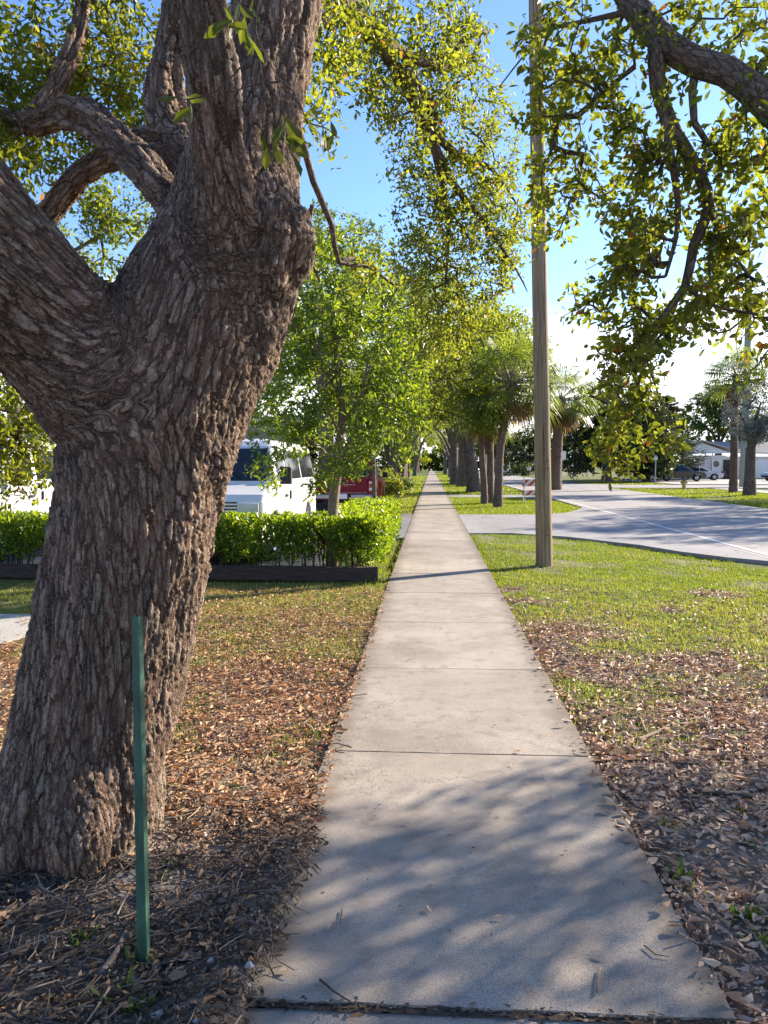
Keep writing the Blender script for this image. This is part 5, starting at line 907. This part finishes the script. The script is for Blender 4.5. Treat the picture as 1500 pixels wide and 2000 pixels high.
# striped barricade
m = M('orange_stripes'); o_ = m.n('ShaderNodeSeparateXYZ', {0: m.objc()}); s_ = m.math('FRACT', m.math('MULTIPLY', m.math('SUBTRACT', o_.outputs[0], o_.outputs[2]), 3.1)); m_stripe = m.pbr(m.mix(m.math('GREATER_THAN', s_, .5), (.66, .60, .56), (.52, .10, .055)), .5, None, 0, .3); m_frame = plain('barricade_frame', (.6, .58, .55), .5)
q = at(1046, 978, 33.5); t = thing('barricade', 'orange and white striped road barricade on the grass partly hidden by the wooden pole', 'barricade', (q[0], 33.5, -.05), .06)
for z, h in ((.88, .30), (.44, .22)): g = Geo(); g.box((0, -.04, z), (1.2, .025, h), .005); g.build('rail', m_stripe, t)
for s in (-1, 1):
    for e in (-1, 1): g = Geo(); g.tube(np.array([(s * .5, e * .26, -.02), (s * .5, 0.005 * e, 1.12)]), .022, 6, True, transport=False); g.build('leg', m_frame, t)
    g = Geo(); g.box((s * .5, 0, 1.13), (.06, .08, .05), .01); g.build('hinge', m_frame, t)
# hydrant
q = at(1333, 945, 54.5); t = thing('fire_hydrant', 'small yellow fire hydrant with a dark bonnet on the far verge', 'fire hydrant', (q[0], 54.2, -.05), .3); m_hyd = plain('hydrant_yellow', (.52, .42, .04), .5); m_hydtop = plain('hydrant_bonnet', (.16, .09, .07), .5)
g = Geo(); g.lathe([(.2, 0), (.2, .05), (.13, .06), (.13, .5), (.16, .52), (.16, .56)], 16, caps=True); g.build('barrel', m_hyd, t); g = Geo(); g.lathe([(.15, .56), (.16, .6), (.11, .7), (.04, .74), (.04, .79), (.0, .8)], 16); g.build('bonnet', m_hydtop, t)
for s in (-1, 1): g = Geo(); g.lathe([(.0, -.06), (.07, -.06), (.075, .06), (.0, .06)], 12, (s * .17, 0, .44), 'x'); g.build('nozzle', m_hydtop, t)
# concrete pole with a crossarm and lines, far side
m_cpole = plain('concrete_pole', (.27, .30, .235), .85, 0, .2, .15, 2.); q = at(1452, 950, 58); t = thing('utility_pole', 'square grey green concrete utility pole rising behind the slim palm', 'pole', (q[0], 58, -.1)); g = Geo(); V = []
for z, w in ((0, .23), (14.5, .15)): V += [(-w, -w, z), (w, -w, z), (w, w, z), (-w, w, z)]
g.add(V, [[(0, 1, 5, 4), (1, 2, 6, 5), (2, 3, 7, 6), (3, 0, 4, 7), (4, 5, 6, 7)]]); g.build('post', m_cpole, t); gb('crossarm', (.6, -.02, 8.6), (1.3, .1, .1), m_black, t); gb('crossarm', (0, -.2, 13.2), (2.2, .1, .12), m_cpole, t)
q2 = at(1122, 935, 110); t2 = thing('utility_pole', 'thin distant utility pole beyond the shaggy palm', 'pole', (q2[0], 110, -.1)); g = Geo(); g.tube(np.array([(0, 0, 0), (0, 0, 11.)]), [.22, .17], 8, True, transport=False); g.build('post', m_cpole, t2)
for dz, lab in ((8.5, 'upper overhead cable sagging across the road between the two utility poles'), (7.6, 'lower overhead cable sagging across the road between the two utility poles')):
    A_ = np.array((q[0], 58, dz)); C_ = np.array((q2[0], 110, dz + .3)); s = np.linspace(0, 1, 15)[:, None]; P = A_ + (C_ - A_) * s - np.array((0, 0, 3.2)) * s * (1 - s); g = Geo(); g.tube(P, .022, 4, False); tag(g.build('cable', m_black), lab, 'cable')
q = at(1033, 930, 112); t = thing('mailbox', 'white mailbox on a post beside the far bush', 'mailbox', (q[0], 112, -.05)); gb('post', (0, 0, .5), (.1, .1, 1.), m_twig, t); gb('box', (0, 0, 1.1), (.5, .9, .5), m_signw, t, .1); gb('flag', (.27, 0, 1.2), (.02, .2, .1), m_red, t)
# wheel stop in the lot
g = Geo(); g.slab([(-.9, -.075, 0), (.9, -.075, 0), (.9, -.05, .11), (-.9, -.05, .11)], (0, 1, 0), .12); o = g.build('wheel_stop', m_paleconc); o.location = (-2.9, 22.4, 0); tag(o, 'pale concrete wheel stop on the asphalt behind the white van', 'wheel stop')

# ------------------------------------------------------------------ buildings
m_wall = plain('painted_wall', (.62, .60, .55), .85, 0, .2, .06, 1.); m_gableshade = plain('gable_siding_shade', (.60, .64, .68), .8, 0, .2, .05, 1.); m_shingle = plain('roof_shingle', (.30, .285, .27), .9, 0, .2, .25, 8.); m_door = plain('door_paint', (.70, .70, .68), .6); m_trim = plain('white_trim', (.74, .74, .72), .6)  # the gable's bluish shade is put into its siding colour
def hq(px, Y): return at(px, 930, Y)[0]
Yh = 90.; xa, xb, xc = hq(1300, Yh), hq(1440, Yh), hq(1560, Yh)
h = thing('house', 'low white house with a wide shallow gable and open porch behind the parked cars', 'house', (xb, Yh, 0))
def wb(name, c, d, mat, bev=0., parent=h): g = Geo(); g.box(c, d, bev); return g.build(name, mat, parent, world=True)
wb('wall', ((xa + xb) / 2 - .6, Yh + 3.2, 1.35), (xb - xa - 1.2, 6, 2.7), m_wall); wb('wall', ((xb + xc) / 2 + .8, Yh + 4.7, 1.3), (xc - xb + 3.9, 5, 2.6), m_wall)
ap = (hq(1368, Yh), 4.25); el_, er_ = (hq(1296, Yh), 3.0), (hq(1426, Yh), 3.25)
g = Geo(); g.slab([(el_[0], Yh - .15, el_[1] - .28), (er_[0], Yh - .15, er_[1] - .30), (ap[0], Yh - .15, ap[1] - .1)], (0, 1, 0), .12); g.build('gable', m_gableshade, h, world=True)
for (a_, b_) in ((el_, ap), (ap, er_)): g = Geo(); d_ = np.array((b_[0] - a_[0], 0, b_[1] - a_[1])); n_ = unit(np.array((-d_[2], 0, d_[0]))); g.slab([(a_[0], Yh - .7, a_[1]), (b_[0], Yh - .7, b_[1]), (b_[0], Yh + 8, b_[1]), (a_[0], Yh + 8, a_[1])], n_, .16); g.build('roof', m_shingle, h, world=True)
g = Geo(); g.slab([(ap[0] + .5, Yh + 1.6, 3.0), (xc + 3, Yh + 1.6, 2.75), (xc + 3, Yh + 5, 4.2), (ap[0] + .5, Yh + 5, 4.3)], unit(np.array((0, -1.2, 3.4))), .14); g.build('roof', m_shingle, h, world=True)
for px in (1347, 1360): o = wb('window', (hq(px, Yh), Yh + .17, 1.75), (.85, .06, 1.1), m_trim); g = Geo(); g.box((hq(px, Yh), Yh + .13, 1.75), (.7, .03, .95)); g.build('pane', m_glass, o, world=True); g = Geo(); g.box((hq(px, Yh), Yh + .105, 1.75), (.7, .02, .05)); g.build('glazing_bar', m_trim, o, world=True)
o = wb('door', (hq(1399, Yh), Yh + .16, 1.08), (1.0, .06, 2.1), m_door); g = Geo(); g.lathe([(.0, .02), (.36, .02), (.36, 0)], 16, (hq(1399, Yh), Yh + .10, 1.72), 'y'); g.build('fanlight', m_glass, o, world=True)
wb('dark_doorway', (hq(1421, Yh), Yh + .17, 1.1), (.9, .05, 2.2), m_black); wb('garage_door', (hq(1487, Yh), Yh + 2.16, 1.12), (3.2, .05, 2.15), m_trim)
for px in (1375, 1389, 1428): wb('porch_post', (hq(px, Yh), Yh - .3, 1.45), (.12, .12, 2.9), m_trim)
m_chair = plain('chair_wood', (.16, .05, .035), .6); ch_ = thing('porch_chair', 'reddish chair on the porch of the low white house', 'chair', (hq(1404, Yh), Yh - 1.6, 0)); gb('seat', (0, 0, .42), (.55, .5, .05), m_chair, ch_); gb('backrest', (0, .24, .68), (.55, .05, .42), m_chair, ch_)
for s in (-1, 1):
    for e in (-1, 1): gb('leg', (s * .24, e * .2, .2), (.05, .05, .40), m_chair, ch_)
# white fence-like house among far trees, and the pale building behind the vans
h = thing('house', 'pale house glimpsed under the far trees by the road bend', 'house', (at(1000, 930, 140)[0], 140, 0)); gb('wall', (0, 0, 1.5), (9, 5, 3), m_wall, h); g = Geo(); g.slab([(-5, -3.2, 2.9), (5, -3.2, 2.9), (5, 0, 4.4), (-5, 0, 4.4)], (0, -.4, .9), .12); g.slab([(-5, 0, 4.4), (5, 0, 4.4), (5, 3.2, 2.9), (-5, 3.2, 2.9)], (0, .4, .9), .12); g.build('roof', m_shingle, h)
for k in range(4): o = gb('window', (-3 + k * 2, -2.52, 1.6), (1., .06, 1.2), m_trim, h); gb('pane', (-3 + k * 2, -2.56, 1.6), (.8, .03, 1.), m_glass, o, .004)
m_tan = plain('tan_wall', (.38, .33, .28), .85, 0, .2, .08, 1.); h = thing('building', 'low tan building with a flat roof showing above the white vans', 'building', (-19.5, 46, 0)); gb('wall', (0, 0, 2.), (24, 8, 4.), m_tan, h, .02); gb('parapet', (0, 0, 4.1), (24.4, 8.4, .3), m_trim, h, .03)
for k in range(5): o = gb('window', (-9 + k * 4.5, -4.03, 1.8), (1.8, .06, 1.3), m_trim, h); gb('pane', (-9 + k * 4.5, -4.07, 1.8), (1.6, .03, 1.1), m_glass, o, .004)

# ------------------------------------------------------------------ small things lying about
def lone_leaf(px, py, L, ang, lv, label, name='fallen_leaf', mat=m_litter, group='leaves lying on the sidewalk', curl=1.6):
    q = ground(px, py, .004); g = Geo(); leaves(g, np.array([[-.5 * L * math.cos(ang), -.5 * L * math.sin(ang), .004]]), np.array([[math.cos(ang), math.sin(ang), .1]]), np.array([[.15, .1, 1.]]), L, L * .42, T8, np.array([lv]), curl); o = g.build(name, mat); o.location = tuple(q); return tag(o, label, 'leaf', group)
SM = 'tiny dry brown leaf lying flat on the pale sidewalk'
for px, py, L, a, lv, lab in ((838, 1735, .045, .6, .55, 'tan leaf in the middle of the shaded slab, upper one of two'), (839, 1778, .045, 1.9, .98, 'pale cream leaf in the shaded slab just below the tan leaf'), (973, 1793, .04, .2, .7, 'yellowish leaf lying alone right of the cream leaf'), (1010, 1470, .05, .4, .9, 'rusty leaf resting on the joint between two slabs'), (1175, 1868, .045, 2.4, .99, 'small whitish leaf above the upright stick'), (695, 1990, .055, .1, .93, 'orange brown leaf in the gap at the bottom of the walk'), (628, 1655, .045, .2, .8, 'yellow brown leaf near the left edge of the shaded slab'), (646, 1812, .05, 1.2, .5, 'curled brown leaf near the leaf litter on the left edge'), (703, 1313, .07, .3, .1, 'dark crumpled leaf at the left edge of the sunny sidewalk'),
    (690, 1660, .03, .5, .5, SM), (1117, 1455, .03, .4, .3, SM), (1000, 1495, .025, 1.5, .4, SM), (965, 1418, .03, .1, .3, SM), (900, 1700, .02, .3, .2, SM), (1045, 1735, .02, 2.2, .2, SM), (720, 1400, .03, .9, .6, SM), (860, 1440, .025, 2.6, .4, SM), (770, 1370, .03, .3, .7, SM), (930, 1345, .03, 1.1, .4, SM), (555, 1898, .05, .4, .8, SM), (1075, 1560, .03, 2., .6, SM), (1105, 1665, .025, .5, .2, SM), (860, 1230, .04, .6, .3, SM), (960, 1275, .035, .5, .3, SM), (800, 1290, .035, 2.5, .4, SM), (740, 1575, .03, .5, .3, SM), (795, 1610, .03, 2.5, .6, SM)): lone_leaf(px, py, L, a, lv, lab)
def stick(pts, r, label, mat=m_stick, group='dead sticks lying on the ground'):
    P = []
    for px, py in pts:
        q = ground(px, py, 0); z = float(gh(q[0], q[1])); P.append((q[0], q[1], (.004 if z < -.1 else z) + r * 1.1))
    P = np.array(P); o0 = P[0].copy(); g = Geo(); g.tube(*smooth_path(P - o0, np.linspace(r, r * .55, len(P)), .04), 7, True); o = g.build('fallen_stick', mat, smooth=True); o.location = tuple(o0); return tag(o, label, 'stick', group)
stick([(1166, 1942), (1167, 1920), (1172, 1895)], .0045, 'short pale stick pointing up the walk near the bottom right of the sidewalk', m_stick)
stick([(625, 1918), (650, 1940), (690, 1965)], .004, 'thin brown stick lying across the joint at the bottom of the sidewalk', m_twig)
stick([(1258, 1850), (1280, 1868), (1308, 1872)], .0025, 'fine bent twig on the right side of the shaded slab', m_twig)
stick([(615, 1690), (628, 1705)], .003, 'tiny twig at the left edge of the shaded slab', m_twig); stick([(668, 1780), (664, 1808)], .003, 'thin twig lying lengthwise in the shaded slab', m_twig)
stick([(195, 1900), (225, 1860), (250, 1815)], .014, 'pale grey broken stick left of the green stake', m_stick); stick([(248, 1880), (253, 1840)], .009, 'short dark stick between the pale stick and the green stake', m_twig)
stick([(60, 1900), (110, 1880), (160, 1845)], .012, 'brown bark sliver lying under the oak at the bottom left', m_twig); stick([(440, 1800), (455, 1740), (430, 1690)], .008, 'dark twig curving through the litter right of the stake', m_twig)
stick([(470, 1490), (540, 1520), (600, 1545)], .010, 'long grey stick in the orange litter left of the sidewalk', m_stick); stick([(510, 1305), (560, 1300), (600, 1290)], .008, 'thin curved stick in the sunny orange litter', m_stick); stick([(340, 1440), (410, 1455), (500, 1450)], .008, 'dark crooked stick in the litter beside the oak', m_twig); stick([(668, 1296), (690, 1302), (706, 1312)], .012, 'stubby dark stick poking onto the sidewalk edge', m_twig)
stick([(1245, 1440), (1280, 1425), (1315, 1408)], .013, 'pale broken stick in the leaves right of the sidewalk', m_stick); stick([(1250, 1395), (1262, 1425)], .012, 'short pale stick crossing the litter above the broken one', m_stick); stick([(1330, 1540), (1400, 1545), (1470, 1555)], .016, 'thick grey stick lying in the shaded litter at the right', m_twig); stick([(1215, 1470), (1290, 1485), (1360, 1490)], .010, 'long dark stick in the litter near the slab corner', m_twig); stick([(1350, 1575), (1346, 1545), (1362, 1530)], .012, 'forked looking grey twig above the thick stick', m_twig)
def weed(px, py, n, L, mat, label, group):
    q = ground(px, py, -.03); a = rng.uniform(0, 2 * PI, n); e = rng.uniform(.25, 1.2, n); g = Geo(); D = np.stack([np.cos(a) * np.cos(e), np.sin(a) * np.cos(e), np.sin(e)], -1); leaves(g, np.stack([rng.normal(0, .018, n), rng.normal(0, .018, n), np.zeros(n)], -1), D, np.stack([-np.cos(a) * .6, -np.sin(a) * .6, np.ones(n)], -1) + rng.normal(0, .2, (n, 3)), rng.uniform(.6, 1.2, n) * L, L * .22, T8, rng.beta(2, 2, n) * .9, -1.2); o = g.build('weed', mat); z = float(gh(q[0], q[1])); o.location = (q[0], q[1], z if z > -.1 else -.02); return tag(o, label, 'weed', group)
LA, RA = 'small green weeds in the litter under the oak', 'small green weeds in the litter right of the sidewalk'
for px, py, n, L, lab in ((335, 1708, 12, .045, 'small weed with light leaves on the sand right of the oak foot'), (308, 1732, 10, .04, 'tiny weed just right of the green stake at the oak foot'), (165, 1850, 16, .06, 'green weed among twigs left of the green stake'), (280, 1895, 14, .06, 'weed growing right at the foot of the green stake'), (270, 1985, 14, .06, 'weed at the bottom edge below the green stake'), (220, 1960, 10, .08, 'grassy weed with long blades below and left of the green stake'), (330, 1555, 12, .05, 'weed against the right side of the oak trunk in orange litter'), (455, 1555, 14, .05, 'weed in the orange litter midway between oak and sidewalk edge'), (365, 1490, 12, .05, 'weed behind the one against the oak trunk'), (530, 1365, 14, .05, 'weed in the sunny litter near the long grey stick, farthest from the oak'), (615, 1440, 14, .055, 'weed touching the left edge of the sunny sidewalk'), (300, 1900, 8, .04, 'tiny weed beside the one at the foot of the stake')): weed(px, py, n, L, m_green, lab, LA)
for px, py, n, L, lab in ((1320, 1710, 16, .07, 'broad green weed at the right edge of the shaded slab'), (1345, 1735, 14, .06, 'smaller weed tucked behind the broad weed at the slab edge'), (1455, 1790, 16, .07, 'bright weed in the litter near the right border of the view'), (1485, 1840, 16, .07, 'bright weed lowest in the litter right of the sidewalk'), (1300, 1618, 14, .05, 'small weed by the slab edge above the broad one'), (1203, 1530, 14, .05, 'grassy weed against the slab corner below the joint'), (1170, 1435, 14, .05, 'yellow green weed at the slab edge just above the joint'), (1435, 1440, 14, .05, 'weed in the sunny litter right of the broken pale stick'), (1265, 1380, 14, .05, 'weed above the pale broken stick'), (1120, 1330, 16, .05, 'left one of two yellow green weeds by the sunny slab edge'), (1145, 1350, 16, .05, 'right one of two yellow green weeds by the sunny slab edge'), (1465, 1655, 10, .05, 'weed in the shaded litter below the thick grey stick'), (1445, 1590, 10, .04, 'tiny weed just below the thick grey stick'), (1340, 1450, 12, .05, 'weed between the broken pale stick and the long dark stick')): weed(px, py, n, L, m_young, lab, RA)
